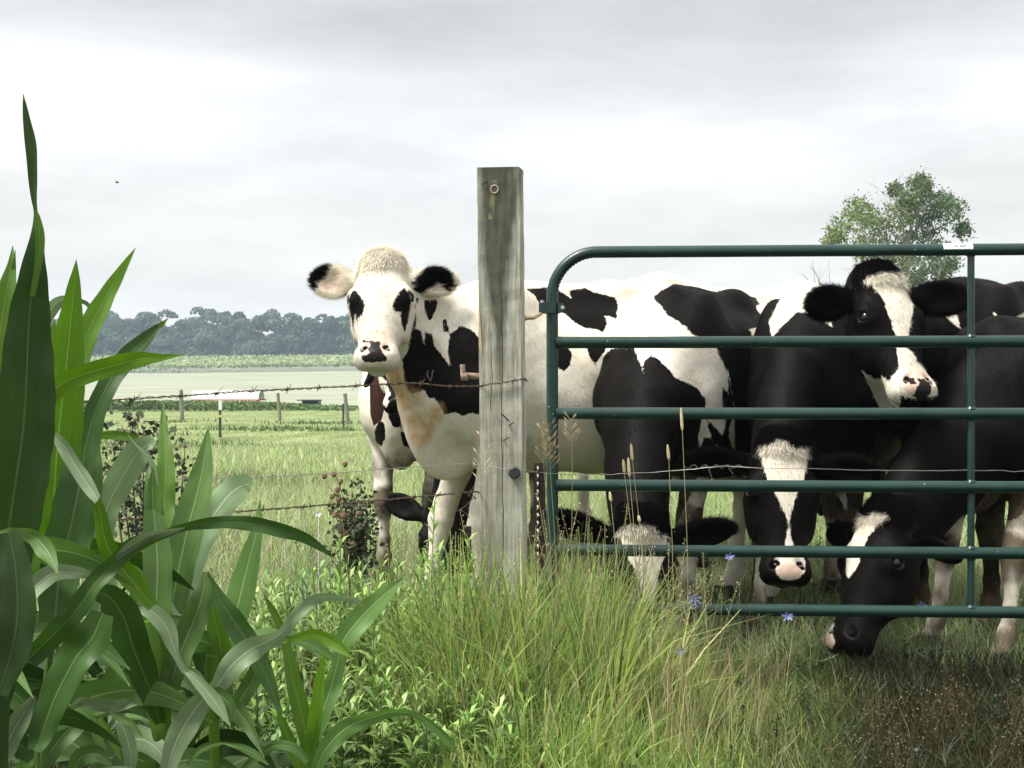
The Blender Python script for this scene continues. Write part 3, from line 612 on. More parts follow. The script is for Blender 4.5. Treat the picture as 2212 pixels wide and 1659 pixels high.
wire('fence_wire', [(1126, 1016, 3.668), (1160, 1020, 3.8), (1203, 1024, 4.0), (1250, 1025, 4.2), (1300, 1025, 4.24), (1414, 1020, 4.24), (1500, 1013, 4.22), (1540, 1010, 4.2), (1570, 1007, 4.2), (1610, 1009, 4.18), (1645, 1012, 4.16), (1745, 1012, 4.14), (1850, 1015, 4.12), (1990, 1017, 4.1), (2100, 1016, 4.09), (2212, 1018, 4.08), (2400, 1018, 4.06), (3100, 1020, 4.0)],
     'thin pale wire strung behind the gate across the lowered heads', False, simple('bright_wire', (.4, .39, .35), .4, .6, c2=(.62, .6, .55), scale=30), seed=8, jag=.0009, rad=.0010)
def wire_ends():
    rs = np.random.default_rng(12)
    for (lab, pts, y) in (('loose curled end of wire twisted onto the highest barbed strand', [(925, 800), (922, 806), (926, 816), (929, 822), (934, 814), (933, 803), (938, 801)], 3.56), 
                          ('broken wire end hanging from the lowest strand beside the timber post', [(1019, 1062), (1022, 1070), (1028, 1078), (1024, 1073), (1008, 1092), (995, 1100), (1004, 1108), (1014, 1120)], 3.64)):
        b = MB(); b.tube(spline([P(u, v, y - .004) + rs.normal(size=3) * .001 for u, v in pts], 30), .0013, 5)
        tag(b.build('wire_end', WR), lab, 'wire')
    b = MB(); c = P(1541, 1008, 4.2); t = np.linspace(-.1, .1, 60)   # splice in the pale wire
    q = np.stack([c[0] + t, c[1] + .006 * np.cos(t * 160), c[2] + .006 * np.sin(t * 160) + .0 * t], 1); b.tube(q, .0009, 4); b.tube([c + [.05, 0, 0], c + [.068, -.01, -.026]], .0009, 4); b.tube([c + [-.02, 0, 0], c + [-.0, -.02, -.06]], .0009, 4)
    tag(b.build('wire_splice', WZ), 'twisted splice in the pale wire crossing in front of a black ear', 'wire')
wire_ends()

# ------------------------------------------------------------------ cattle: one continuous surface per animal grown from a distance field
f32 = np.float32
def unit(v): v = np.asarray(v, float); return v / np.linalg.norm(v)
def cone(p, a, b, ra, rb):
    a = np.asarray(a, f32); b = np.asarray(b, f32); ab = b - a; pa = p - a
    h = np.clip((pa @ ab) / max(1e-9, float(ab @ ab)), 0, 1)
    d = pa - h[:, None] * ab
    return np.sqrt(np.einsum('ij,ij->i', d, d)) - (ra + (rb - ra) * h)
def ell(p, c, r, M=None):
    q = p - np.asarray(c, f32)
    if M is not None: q = q @ np.asarray(M, f32).T
    r = np.asarray(r, f32); k0 = np.sqrt(((q / r) ** 2).sum(1)); k1 = np.sqrt(((q / (r * r)) ** 2).sum(1)) + 1e-6
    return k0 * (k0 - 1) / k1
def smin(a, b, k): h = np.maximum(k - np.abs(a - b), 0) / k; return np.minimum(a, b) - h * h * k * .25
def smax(a, b, k): return -smin(-a, -b, k)
def rotY(a): c, s_ = math.cos(a), math.sin(a); return np.array([[c, 0, -s_], [0, 1, 0], [s_, 0, c]])
HT = np.array([-.02, .03, .09, .15, .20, .26, .33, .40, .45, .49, .53])
HW = np.array([.066, .092, .112, .124, .128, .112, .090, .078, .083, .083, .064])
HF = np.array([-.050, -.012, .002, .005, .004, 0, -.004, -.006, -.004, -.012, -.030])
HB = np.array([-.14, -.17, -.20, -.225, -.235, -.222, -.185, -.142, -.128, -.120, -.10])
def head_sdf(p):
    """p columns: side, front normal, along (poll -> muzzle)"""
    S, Nn, t = np.abs(p[:, 0]), p[:, 1], p[:, 2]
    w = np.interp(t, HT, HW).astype(f32); f = np.interp(t, HT, HF).astype(f32); b = np.interp(t, HT, HB).astype(f32)
    c = (f + b) / 2; hd = (f - b) / 2; q = (Nn - c) / hd
    br = np.clip((t - .22) / .08, 0, 1) * np.clip((.44 - t) / .06, 0, 1)
    w2 = w * (1 - .24 * np.clip(-q, 0, 1) ** 1.5 - .26 * br * np.clip(q, 0, 1) ** 2)
    n = 2.5; r = ((S / w2) ** n + np.abs(q) ** n + 1e-9) ** (1 / n)
    d = (r - 1) * np.minimum(w2, hd) * .92
    d = smax(d, np.maximum(-.035 - t, t - .512), .05)
    A = np.stack([S, Nn, t], 1)
    d = smin(d, ell(A, (0, -.055, -.005), (.07, .065, .055)), .05)
    d = smin(d, ell(A, (.10, -.045, .182), (.034, .034, .042)), .035)            # brow and orbit
    d = smin(d, ell(A, (.094, -.12, .27), (.022, .06, .075)), .04)               # cheek
    d = smin(d, ell(A, (0, -.038, .478), (.066, .040, .040)), .025)             # nose pad
    d = smin(d, ell(A, (.050, -.055, .470), (.036, .042, .046)), .02)           # lips
    d = smin(d, ell(A, (0, -.112, .468), (.050, .032, .045)), .008)              # chin
    d = smax(d, -cone(A, (0, -.088, .525), (.062, -.098, .47), .0055, .005), .006)   # mouth line
    d = smax(d, -ell(A, (.118, -.040, .188), (.019, .017, .021)), .008)           # eye socket
    d = smin(d, cone(A, (.104, -.022, .165), (.124, -.052, .166), .009, .008), .012)
    d = smin(d, cone(A, (.106, -.024, .210), (.120, -.055, .208), .006, .006), .012)
    d = smax(d, -cone(A, (.030, .002, .432), (.047, -.020, .462), .0085, .0125), .010)     # nostril
    d = smax(d, -cone(A, (.050, -.024, .466), (.062, -.050, .474), .007, .004), .008)
    return d
class Cow:
    def __init__(c, base, heading, scale, poll, muz, nrm, hs=1.0, ears=None, h=.008, legs=None, width=1.0, neck_r=1.0, mid=None, seed=0, horn=False):
        c.O = np.array(base, float); c.s = scale; c.h = h; c.seed = seed; c.W = width; c.nr = neck_r
        fx = unit([heading[0], heading[1], 0]); c.M = np.stack([fx, [-fx[1], fx[0], 0], [0, 0, 1]])       # world -> cow
        c.po = np.array(poll, float); L = unit(np.array(muz) - poll); Nn = unit(np.array(nrm) - L * np.dot(nrm, L)); S = np.cross(Nn, L)
        if S[0] < 0: S = -S
        c.H = np.stack([S, Nn, L]); c.hs = hs
        c.ears = ears or {}; c.legs = legs or {}; c.mid = mid
    def loc(c, w): return (c.M @ (np.array(w, float) - c.O)) / c.s
    def hw(c, q): return c.po + (np.array(q, float) @ c.H) * c.hs        # head-local -> world
    def hl(c, q): return c.loc(c.hw(q))
    def ear_frame(c, side):
        e = c.ears.get(side, {}); E = unit(np.array(e.get('dir', (1, -.25, .05))) * [side, 1, 1]); C = np.array(e.get('cup', (.1, .9, .45))) * [side, 1, 1]
        C = unit(C - E * C.dot(E)); Wd = np.cross(E, C); return np.array([side * .088, -.085, .07]), E, C, Wd, e.get('len', .205), e.get('wid', .062), e.get('droop', 0.)
    def ear_sdf(c, ph, side):
        o, E, C, Wd, Ln, wd, dr = c.ear_frame(side); Fm = np.stack([E, C, Wd]).astype(f32); q = (ph - o.astype(f32)) @ Fm.T
        q[:, 1] += dr * np.clip(q[:, 0], 0, 1) ** 2 / Ln
        m = Ln * .60
        d = ell(q, (m, 0, 0), (Ln * .46, .027, wd))
        d = smax(d, -ell(q, (m * 1.0, .030, 0), (Ln * .40, .029, wd * .80)), .010)
        return smin(d, cone(q, (-.02, -.004, 0), (Ln * .30, -.004, 0), .034, .026), .03)
    def body_sdf(c, p):
        Wd = c.W; A = p.copy(); A[:, 1] = np.abs(A[:, 1]); e = lambda cc, r, M=None: ell(A, cc, r, M); k = lambda a, b_, ra, rb: cone(A, a, b_, ra, rb)
        d = e((-.58, 0, .985), (.66, .34 * Wd, .375))
        d = smin(d, e((-.14, 0, 1.02), (.42, .235 * Wd, .385)), .10)
        d = smin(d, e((-1.08, 0, 1.16), (.42, .235, .245)), .10)
        d = smin(d, k((.02, 0, 1.365), (-.55, 0, 1.375), .058, .055), .10)
        d = smin(d, k((-.55, 0, 1.375), (-1.32, 0, 1.375), .055, .05), .10)
        d = smin(d, k((-.93, .225, 1.345), (-1.02, .1, 1.37), .045, .045), .07)       # hook bones
        d = smin(d, k((-1.40, .10, 1.27), (-1.1, .2, 1.2), .05, .09), .09)
        d = smin(d, e((-1.16, .16, .98), (.25, .115, .36), rotY(.18)), .08)          # thigh
        d = smin(d, e((.03, .165, 1.08), (.15, .085, .33), rotY(-.28)), .10)         # shoulder
        d = smin(d, e((.19, .13, .93), (.10, .085, .13)), .08)
        d = smin(d, e((.20, 0, .80), (.15, .10, .20), rotY(.3)), .09)                # brisket
        rb = np.clip(1 - np.abs(A[:, 0] + .55) / .36, 0, 1) * np.clip(1 - np.abs(A[:, 2] - 1.03) / .30, 0, 1) * np.clip((A[:, 1] - .12) / .1, 0, 1)
        d = d - .0022 * rb * np.sin((A[:, 0] + .25 * (A[:, 2] - 1)) * 58)             # ribs
        d = smin(d, e((-.95, 0, .72), (.19, .16, .15)), .06)                         # udder
        d = smin(d, k((-1.0, .07, .62), (-1.0, .075, .545), .018, .012), .02)
        return d
    def leg_pts(c, kind, sy):
        off = np.array(c.legs.get((kind, sy), (0, 0))); 
        if kind == 'F': P_ = [((.08, .17, .98), .095), ((0, .165, .80), .078), ((.055, .15, .50), .046), ((.06, .15, .43), .0485), ((.055, .15, .37), .037), ((.045, .15, .22), .0265), ((.05, .15, .13), .035), ((.08, .15, .055), .034), ((.095, .15, .03), .046)]
        else: P_ = [((-1.10, .16, 1.0), .13), ((-1.0, .19, .80), .105), ((-1.22, .17, .62), .062), ((-1.345, .16, .52), .048), ((-1.33, .16, .43), .038), ((-1.30, .16, .25), .029), ((-1.29, .16, .13), .037), ((-1.255, .16, .055), .036), ((-1.24, .16, .03), .047)]
        out = []
        for (q, r) in P_:
            q = np.array(q, float); q[1] *= sy; w = np.clip((.85 - q[2]) / .8, 0, 1); q[:2] += off * w; out.append((q, r))
        return out
    def legs_sdf(c, p, d):
        for kind in 'FR':
            for sy in (1, -1):
                L = c.leg_pts(kind, sy); 
                for i in range(len(L) - 1):
                    if i == len(L) - 2: continue
                    d = smin(d, cone(p, L[i][0], L[i + 1][0], L[i][1], L[i + 1][1]), .03 if i > 1 else .05)
                q = L[-1][0]; hoof = ell(p, q + [.0, 0, .0], (.062, .048, .062)); hoof = smax(hoof, -ell(p, q + [.06, 0, -.02], (.05, .006, .07)), .006)
                d = smin(d, smax(hoof, -p[:, 2] + .002, .008), .012)
        return d
    def neck_sdf(c, p):
        nape, thr, atl = c.hl((0, -.075, .0)), c.hl((0, -.175, .10)), c.hl((0, -.12, .05)); r = c.nr; hs = c.hs / c.s
        bt, bm, bb = np.array([.0, 0, 1.27]), np.array([.10, 0, 1.08]), np.array([.20, 0, .90])
        def chain(a, b_, ra, rb, bend):
            m = (a + b_) / 2 + bend; q = spline([a, m, b_], 5); dd = None; rr = np.linspace(ra, rb, 5)
            for i in range(4):
                x = cone(p, q[i], q[i + 1], rr[i], rr[i + 1]); dd = x if dd is None else smin(dd, x, .03)
            return dd
        up = np.array(c.mid if c.mid is not None else (0, 0, .02))
        d = chain(bt, nape, .115 * r, .070 * hs, up); d = smin(d, chain(bm, atl, .15 * r, .095 * hs, up), .06); d = smin(d, chain(bb, thr, .125 * r, .070 * hs, up), .07)
        return d
    def all_sdf(c, p, parts=False):
        p = p.astype(f32); b = c.body_sdf(p); b = c.legs_sdf(p, b)
        nk = c.neck_sdf(p); w = p.astype(float) * c.s @ c.M + c.O; ph = (((w - c.po) @ c.H.T) / c.hs).astype(f32)
        near = (np.abs(ph[:, 0]) < .42) & (ph[:, 1] > -.45) & (ph[:, 1] < .25) & (ph[:, 2] > -.3) & (ph[:, 2] < .75)
        hd = np.full(len(p), 9., f32); ea = [np.full(len(p), 9., f32) for _ in (0, 1)]; k = c.hs / c.s
        if near.any():
            q = ph[near]; hd[near] = head_sdf(q) * k
            for i, sd in enumerate((-1, 1)): ea[i][near] = c.ear_sdf(q, sd) * k
        # tail
        tl = np.full(len(p), 9., f32); tp = [(-1.40, 0, 1.36), (-1.49, 0, 1.28), (-1.50, .01, 1.0), (-1.48, .02, .75), (-1.47, .02, .60)]
        for i in range(4): tl = np.minimum(tl, cone(p, tp[i], tp[i + 1], (.035, .024, .018, .016, .03)[i], (.035, .024, .018, .016, .03)[i + 1]))
        tl = smin(tl, ell(p, (-1.47, .02, .50), (.045, .04, .14)), .03)
        d = smin(smin(b, tl, .02), nk, .11)
        q_ = p * 1.0; d = d + .0045 * np.sin(q_[:, 0] * 17 + 2.1 * np.sin(q_[:, 2] * 9 + 1)) * np.sin(q_[:, 2] * 13 + 1.7 * np.sin(q_[:, 1] * 11)) * np.clip((q_[:, 2] - .55) / .2, 0, 1) + .0005 * np.sin(q_[:, 0] * 47 + q_[:, 2] * 31) * np.sin(q_[:, 2] * 53 - q_[:, 1] * 29); d = smin(d, hd, .035)
        for e_ in ea: d = smin(d, e_, .014)
        if parts: return d, b, nk, hd, ea, ph, tl
        return d
    def mesh(c):
        h = c.h / c.s; n4 = 4; H = h * n4
        pts = [c.hl(q) for q in ((0, 0, -.1), (0, 0, .6), (-.36, 0, .1), (.36, 0, .1), (0, -.3, .3), (0, .1, .1), (.3, -.3, .1), (-.3, -.3, .1))] + [np.array(q) for q in ((-1.62, -.5, -.02), (.5, .5, 1.5))]
        lo = np.min(pts, 0) - .08; hi = np.max(pts, 0) + .08; nc = np.ceil((hi - lo) / H).astype(int)
        gx = [lo[i] + H * (np.arange(nc[i]) + .5) for i in range(3)]; G = np.stack(np.meshgrid(*gx, indexing='ij'), -1).reshape(-1, 3)
        dc = c.all_sdf(G).reshape(nc); near = np.abs(dc) < H * 1.5 + .01
        nf = nc * n4 + 1; Fd = np.repeat(np.repeat(np.repeat(np.where(dc < 0, -1, 1).astype(f32), n4, 0), n4, 1), n4, 2); Fd = np.pad(Fd, ((0, 1),) * 3, mode='edge')
        need = np.zeros(nf, bool); nr = np.repeat(np.repeat(np.repeat(near, n4, 0), n4, 1), n4, 2)
        need[:-1, :-1, :-1] |= nr; need[1:, 1:, 1:] |= nr; need[1:, :-1, :-1] |= nr; need[:-1, 1:, :-1] |= nr; need[:-1, :-1, 1:] |= nr; need[1:, 1:, :-1] |= nr; need[1:, :-1, 1:] |= nr; need[:-1, 1:, 1:] |= nr
        idx = np.argwhere(need); vals = np.empty(len(idx), f32)
        for i in range(0, len(idx), 300000): vals[i:i + 300000] = c.all_sdf(lo + idx[i:i + 300000] * h)
        Fd[need] = vals
        I = Fd < 0; cs = [(a, b, d) for a in (0, 1) for b in (0, 1) for d in (0, 1)]; sh = [slice(0, -1), slice(1, None)]
        cnt = sum(I[sh[a], sh[b], sh[d]].astype(np.int8) for a, b, d in cs); act = (cnt > 0) & (cnt < 8); ci = np.argwhere(act)
        val = np.stack([Fd[ci[:, 0] + a, ci[:, 1] + b, ci[:, 2] + d] for a, b, d in cs], 1); cpos = np.array(cs, float); acc = np.zeros((len(ci), 3)); num = np.zeros(len(ci))
        for i in range(8):
            for j in range(i + 1, 8):
                if np.abs(cpos[i] - cpos[j]).sum() != 1: continue
                a, b = val[:, i], val[:, j]; m = (a < 0) != (b < 0); t = np.where(m, a / np.where(m, a - b, 1), 0)
                acc += np.where(m[:, None], cpos[i] + t[:, None] * (cpos[j] - cpos[i]), 0); num += m
        V = lo + (ci + acc / num[:, None]) * h
        im = np.full(act.shape, -1, np.int32); im[tuple(ci.T)] = np.arange(len(ci)); Qs = []
        for ax in range(3):
            s0 = [slice(None)] * 3; s1 = [slice(None)] * 3; s0[ax] = slice(0, -1); s1[ax] = slice(1, None)
            e = np.argwhere(I[tuple(s0)] != I[tuple(s1)]); u, w = [(1, 2), (2, 0), (0, 1)][ax]
            e = e[(e[:, u] > 0) & (e[:, w] > 0) & (e[:, u] < act.shape[u]) & (e[:, w] < act.shape[w])]
            def g_(du, dw): q = e.copy(); q[:, u] -= du; q[:, w] -= dw; return im[tuple(q.T)]
            q = np.stack([g_(1, 1), g_(0, 1), g_(0, 0), g_(1, 0)], 1); ins = I[tuple(e.T)]; q[~ins] = q[~ins][:, ::-1]; Qs.append(q)
        Q = np.vstack(Qs); Q = Q[(Q >= 0).all(1)]
        # keep the connected animal; two smoothing passes
        E = np.vstack([Q[:, [0, 1]], Q[:, [1, 2]], Q[:, [2, 3]], Q[:, [3, 0]]])
        for _ in range(1):
            s_ = np.zeros_like(V); k_ = np.zeros(len(V)); np.add.at(s_, E[:, 0], V[E[:, 1]]); np.add.at(k_, E[:, 0], 1); np.add.at(s_, E[:, 1], V[E[:, 0]]); np.add.at(k_, E[:, 1], 1)
            V = V * .5 + .5 * s_ / k_[:, None]
        c.V, c.Q = V, Q
        d, b, nk, hd, ea, ph, tl = c.all_sdf(V, True); c.ph = ph
        c.is_ear = [(ea[i] < hd) & (ea[i] < nk) & (ea[i] < b) & (np.abs(ph[:, 0]) > .118) for i in (0, 1)]
        c.is_head = (((hd < nk - .012) & (hd < b)) | ((ph[:, 1] > -.075) & (ph[:, 2] > -.06) & (np.abs(ph[:, 0]) < .11) & (ph[:, 2] < .3) & (ph[:, 1] < .06))) & ~c.is_ear[0] & ~c.is_ear[1]; c.is_tail = tl < .01; c.is_neck = (nk < b) & ~c.is_head
        c.w = V * c.s @ c.M + c.O
        uv = np.stack([1106 + c.w[:, 0] / c.w[:, 1] * F, HZ - (c.w[:, 2] - CH) / c.w[:, 1] * F], 1); c.uvp = uv
        return c
def zpoly(pts, x0, y0, x1, w):
    """picture measurements taken from an enlargement"""
    k = (x1 - x0) / w / 1.8228; return [(x0 / 1.8228 + k * a, y0 / 1.8228 + k * b) for a, b in pts]
def sdpoly(uv, poly):
    p = np.asarray(poly, float); n = len(p); d2 = np.full(len(uv), 1e12); ins = np.zeros(len(uv), bool)
    for i in range(n):
        a, b = p[i], p[(i + 1) % n]; e = b - a; w = uv - a; h = np.clip((w @ e) / (e @ e + 1e-9), 0, 1); q = w - h[:, None] * e; d2 = np.minimum(d2, (q * q).sum(1))
        c1 = (uv[:, 1] >= a[1]) != (uv[:, 1] >= b[1]); xx = a[0] + (uv[:, 1] - a[1]) / (b[1] - a[1] + 1e-12) * (b[0] - a[0]); ins ^= c1 & (uv[:, 0] < xx)
    return np.where(ins, -1, 1) * np.sqrt(d2)
def paint_coat(base, ops, uv, px):
    v = np.full(len(uv), .12 if base == 'w' else -.12)
    for k, poly in ops:
        s_ = sdpoly(uv, poly) * px; v = np.minimum(v, s_) if k == 'b' else np.maximum(v, -s_)
    return v
def vnoise(p, sc_, seed=0):
    r = np.random.default_rng(seed); out = 0
    for _ in range(7):
        k = r.normal(size=3) * sc_; out = out + np.sin(p @ k + r.uniform(0, 6.3))
    return out / 7 * 1.6
def hide_mat():
    m, t, b, o = mat_new('cow_hide'); L = t.links.new; b.inputs['Roughness'].default_value = .62; b.inputs['Specular IOR Level'].default_value = .09
    g = N(t, 'ShaderNodeTexCoord')
    def att(n_): return N(t, 'ShaderNodeAttribute', _attribute_name=n_).outputs['Fac']
    def noise(scale, vec=(1, 1, 1), det=5., rough=.6):
        mp = N(t, 'ShaderNodeMapping'); mp.inputs['Scale'].default_value = vec; L(g.outputs['Object'], mp.inputs[0]); n = N(t, 'ShaderNodeTexNoise', Scale=scale, Detail=det, Roughness=rough); L(mp.outputs[0], n.inputs['Vector']); return n.outputs[0]
    def mth(op, a, b_=None, c_=None):
        x = N(t, 'ShaderNodeMath', _operation=op)
        for i, q in enumerate((a, b_, c_)):
            if q is None: continue
            if isinstance(q, (int, float)): x.inputs[i].default_value = q
            else: L(q, x.inputs[i])
        return x.outputs[0]
    def mix(f, a, c_):
        x = N(t, 'ShaderNodeMix', _data_type='RGBA'); L(f, x.inputs[0])
        for i, q in ((6, a), (7, c_)):
            if isinstance(q, tuple): x.inputs[i].default_value = (*q, 1)
            else: L(q, x.inputs[i])
        return x.outputs[2]
    def rng_(src, a, b_, c_, d_):
        r = N(t, 'ShaderNodeMapRange'); L(src, r.inputs[0]); r.inputs[1].default_value = a; r.inputs[2].default_value = b_; r.inputs[3].default_value = c_; r.inputs[4].default_value = d_; return r.outputs[0]
    fur = noise(95, (1, 1, .28), 3., .7); big = noise(5, (1, 1, 1), 4.)
    white = mix(rng_(big, .28, .52, 0, 1), (.62, .555, .43), (.80, .76, .66)); white = mix(rng_(fur, .3, .7, .45, 0), white, (.52, .47, .37))
    black = mix(rng_(fur, .35, .75, 0, 1), (.0017, .0013, .0011), (.0058, .0044, .0035))
    edge = mth('ADD', att('coat'), mth('MULTIPLY', mth('SUBTRACT', fur, .5), .020)); edge = mth('ADD', edge, mth('MULTIPLY', mth('SUBTRACT', noise(24, (1, 1, .5), 3.), .5), .016))
    c = mix(rng_(edge, -.0022, .0022, 0, 1), black, white)
    c = mix(rng_(mth('ADD', att('brown'), mth('MULTIPLY', mth('SUBTRACT', fur, .5), .25)), .40, .52, 0, 1), c, mix(rng_(fur, .3, .7, 0, 1), (.018, .007, .005), (.045, .018, .012)))
    c = mix(mth('MULTIPLY', att('tan'), rng_(noise(18, (1, 1, .6), 5.), .3, .62, .35, 1)), c, (.50, .33, .16))
    dn = noise(16, (1, 1, .7), 7.); c = mix(mth('MULTIPLY', rng_(mth('ADD', att('dirt'), mth('SUBTRACT', dn, .5)), .30, .75, 0, 1), .92), c, (.105, .078, .045))
    pink = mix(rng_(noise(60, (1, 1, 1), 4.), .35, .7, 0, 1), (.60, .42, .34), (.70, .54, .45)); c = mix(att('pink'), c, pink)
    sp = noise(70, (1, 1, 1), 2.); c = mix(rng_(mth('ADD', att('blot'), mth('MULTIPLY', mth('SUBTRACT', sp, .5), 1.1)), .42, .55, 0, 1), c, (.018, .015, .014))
    c = mix(rng_(att('hoof'), .4, .6, 0, 1), c, (.05, .042, .035))
    L(c, b.inputs['Base Color'])
    L(rng_(mth('MAXIMUM', att('blot'), att('wet')), 0, 1, .62, .36), b.inputs['Roughness'])
    hgt = mth('ADD', mth('MULTIPLY', fur, 1.), mth('MULTIPLY', noise(240, (1, 1, .2), 2.), .4)); bp = N(t, 'ShaderNodeBump', Strength=.24, Distance=.004); L(hgt, bp.inputs['Height']); L(bp.outputs[0], b.inputs['Normal'])
    return m
HIDE = hide_mat()
EYE = simple('wet_eye', (.006, .005, .006), .06, spec=.8, c2=(.012, .010, .009), scale=20)
HAIRM = foliage('hair_strands', trans=.30, jitter=.12, scale=20, rough=.7)
for n_ in HAIRM.node_tree.nodes:
    if n_.type == 'BSDF_PRINCIPLED': n_.inputs['Specular IOR Level'].default_value = .05
ALLCOWS = []
def strands(Rt, D, Ln, wd, colr, rs, curl=.35, segs=3, side=None):
    n = len(Rt); D = D / (np.linalg.norm(D, axis=1)[:, None] + 1e-9); X = np.cross(D, np.array([0, -1, 0.]) if side is None else side); X /= np.linalg.norm(X, axis=1)[:, None] + 1e-9; g_ = rs.normal(size=(n, 3)) * curl; V = []
    for k in range(segs + 1):
        t = k / segs; p = Rt + (D + g_ * t) * (Ln * t)[:, None]; w = (wd * (1 - .85 * t))[:, None]; V += [p - X * w, p + X * w]
    V = np.stack(V, 1).reshape(-1, 3); m = 2 * (segs + 1); b = np.arange(n)[:, None] * m; Q = np.concatenate([b + np.array([[2 * k, 2 * k + 1, 2 * k + 3, 2 * k + 2]]) for k in range(segs)], 0)
    return V, Q, np.repeat(colr, m, 0)
def finish_cow(c, label, head=('b', []), body=('w', []), ear=(None, None), pink=[], blot=[], tan=[], brown=[], dirtamp=1.0, group='cows of the herd', tuft=None, earpink=(1, 1), legs_white=None, hairs=True):
    m = len(c.V); px = c.w[:, 1] / F
    coat = paint_coat(body[0], body[1], c.uvp, px)
    if legs_white is not None: legs_white = legs_white + .10 * vnoise(c.V, 9, c.seed + 3)
    if legs_white is not None: coat = np.where((c.w[:, 2] < legs_white) & ~c.is_neck, np.maximum(coat, (legs_white - c.w[:, 2]) * .5), coat)
    hc = paint_coat(head[0], head[1], c.uvp, px); coat = np.where(c.is_head, hc, coat)
    pk = np.zeros(m); bl = np.zeros(m); tn = np.zeros(m); br = np.zeros(m)
    for pl in pink: pk = np.maximum(pk, np.clip(.5 - sdpoly(c.uvp, pl) / 7, 0, 1) * c.is_head)
    for pl in blot: bl = np.maximum(bl, np.clip(.55 - sdpoly(c.uvp, pl) / 9, 0, 1) * c.is_head)
    for pl in tan: tn = np.maximum(tn, np.clip(.6 - sdpoly(c.uvp, pl) / 18, 0, 1) * ~c.is_head)
    for pl in brown: br = np.maximum(br, np.clip(.5 - sdpoly(c.uvp, pl) / 4, 0, 1) * (~c.is_ear[0] & ~c.is_ear[1] & ~c.is_head))
    # dark nostrils and mouth line
    S, Nn, t = np.abs(c.ph[:, 0]), c.ph[:, 1], c.ph[:, 2]
    nos = np.minimum(np.hypot(np.hypot(S - .040, Nn + .010), (t - .450)), np.hypot(np.hypot(S - .049, Nn + .024), (t - .466))); pk = pk * 1.0
    bl = np.maximum(bl, np.clip((.0160 - nos) / .005, 0, 1) * c.is_head)
    eye = np.hypot(np.hypot(S - .118, Nn + .045), t - .188); bl = np.maximum(bl, np.clip((.0255 - eye) / .006, 0, 1) * c.is_head)
    wet = np.clip((t - .44) / .03, 0, 1) * np.clip((Nn + .09) / .03, 0, 1) * (S < .06) * c.is_head
    for i, side in enumerate((-1, 1)):
        er = c.is_ear[i]
        if not er.any(): continue
        v = ear[i]; base = v[0] if v else head[0]; ec = paint_coat(base, v[1] if v else [], c.uvp, px); coat = np.where(er, ec, coat)
        o, E, C, Wd_, Ln, wd, dr = c.ear_frame(side); q = (c.ph - o) @ np.stack([E, C, Wd_]).T
        inner = np.clip(1.15 - np.sqrt(((q[:, 0] - Ln * .6) / (Ln * .34)) ** 2 + (q[:, 2] / (wd * .7)) ** 2), 0, .35) / .35 * (q[:, 1] + dr * np.clip(q[:, 0], 0, 1) ** 2 / Ln > -.004)
        pk = np.where(er, inner * earpink[i] * (coat > 0), pk)
    L = c.V; z = L[:, 2]; dirt = np.zeros(m); lw = (z < .66)
    for kind in 'FR':
        for sy in (1, -1):
            kn = c.leg_pts(kind, sy)[3][0]; dist = np.linalg.norm((L - kn) * [1, 1, .75], axis=1); dirt = np.maximum(dirt, np.clip(1.15 - dist / .085, 0, .75))
    dirt = np.maximum(dirt, np.clip((.30 - z) / .3, 0, 1) * .85); dirt += (.22 + .30 * vnoise(L, 14, c.seed)) * np.clip((.66 - z) / .12, 0, 1); under = np.clip((.78 - z) / .12, 0, 1) * (np.abs(L[:, 1]) < .3) * np.clip((z - .45) / .15, 0, 1) * .5
    dirt = np.clip(np.maximum(dirt, under), 0, 1) * dirtamp * (~c.is_head) * (~c.is_neck) * ~c.is_ear[0] * ~c.is_ear[1]
    hoof = np.clip((.072 - z) / .004, 0, 1)
    coat = np.where(c.is_tail & (z < .62), -.05, coat)
    org = c.O.copy(); me = raw_mesh('cow', c.w - org, c.Q, HIDE, dict(coat=coat, pink=pk, blot=bl, tan=tn, brown=br, dirt=dirt, hoof=hoof, wet=wet))
    o = link('cow', me, loc=org); tag(o, label, 'cow', group); c.obj = o; c.coat = coat; ALLCOWS.append(c)
    for sd in (-1, 1):
        b = MB(); q0 = c.hw((sd * .110, -.041, .188)); rr = .021 * c.hs; V, Fs = [], []
        for i in range(9):
            th = math.pi * i / 8
            for k in range(12): V.append(q0 + rr * np.array([math.sin(th) * math.cos(k * math.pi / 6), math.sin(th) * math.sin(k * math.pi / 6), math.cos(th)]))
        b.add(V, [(i * 12 + k, (i + 1) * 12 + k, (i + 1) * 12 + (k + 1) % 12, i * 12 + (k + 1) % 12) for i in range(8) for k in range(12)]); b.build('eye', EYE, o)
    if not hairs: return o
    rs = np.random.default_rng(c.seed + 50)
    # short fur standing off the coat: head, ears and the near outline of the animal
    ctr = c.w[c.Q].mean(1); e1 = c.w[c.Q[:, 2]] - c.w[c.Q[:, 0]]; e2 = c.w[c.Q[:, 3]] - c.w[c.Q[:, 1]]; nn = np.cross(e1, e2); ar = np.linalg.norm(nn, axis=1); nn /= ar[:, None] + 1e-12
    fh = c.is_head[c.Q[:, 0]]; fe = c.is_ear[0][c.Q[:, 0]] | c.is_ear[1][c.Q[:, 0]]; tt = c.ph[c.Q[:, 0]][:, 2]; sk = (pk[c.Q[:, 0]] > .3) | (bl[c.Q[:, 0]] > .4)
    dens = np.where(fe, 5.0, np.where(fh, np.where(tt < .10, 2.8, 1.5), .28)) * (ctr[:, 2] > .5)
    dens = dens * np.where(sk & ~fe, .0, np.where(sk, .3, 1)) * (ar / np.median(ar)) * (c.h / .008) ** 2 * 1.25
    cnt = rs.poisson(dens); fi = np.repeat(np.arange(len(c.Q)), cnt); n = len(fi)
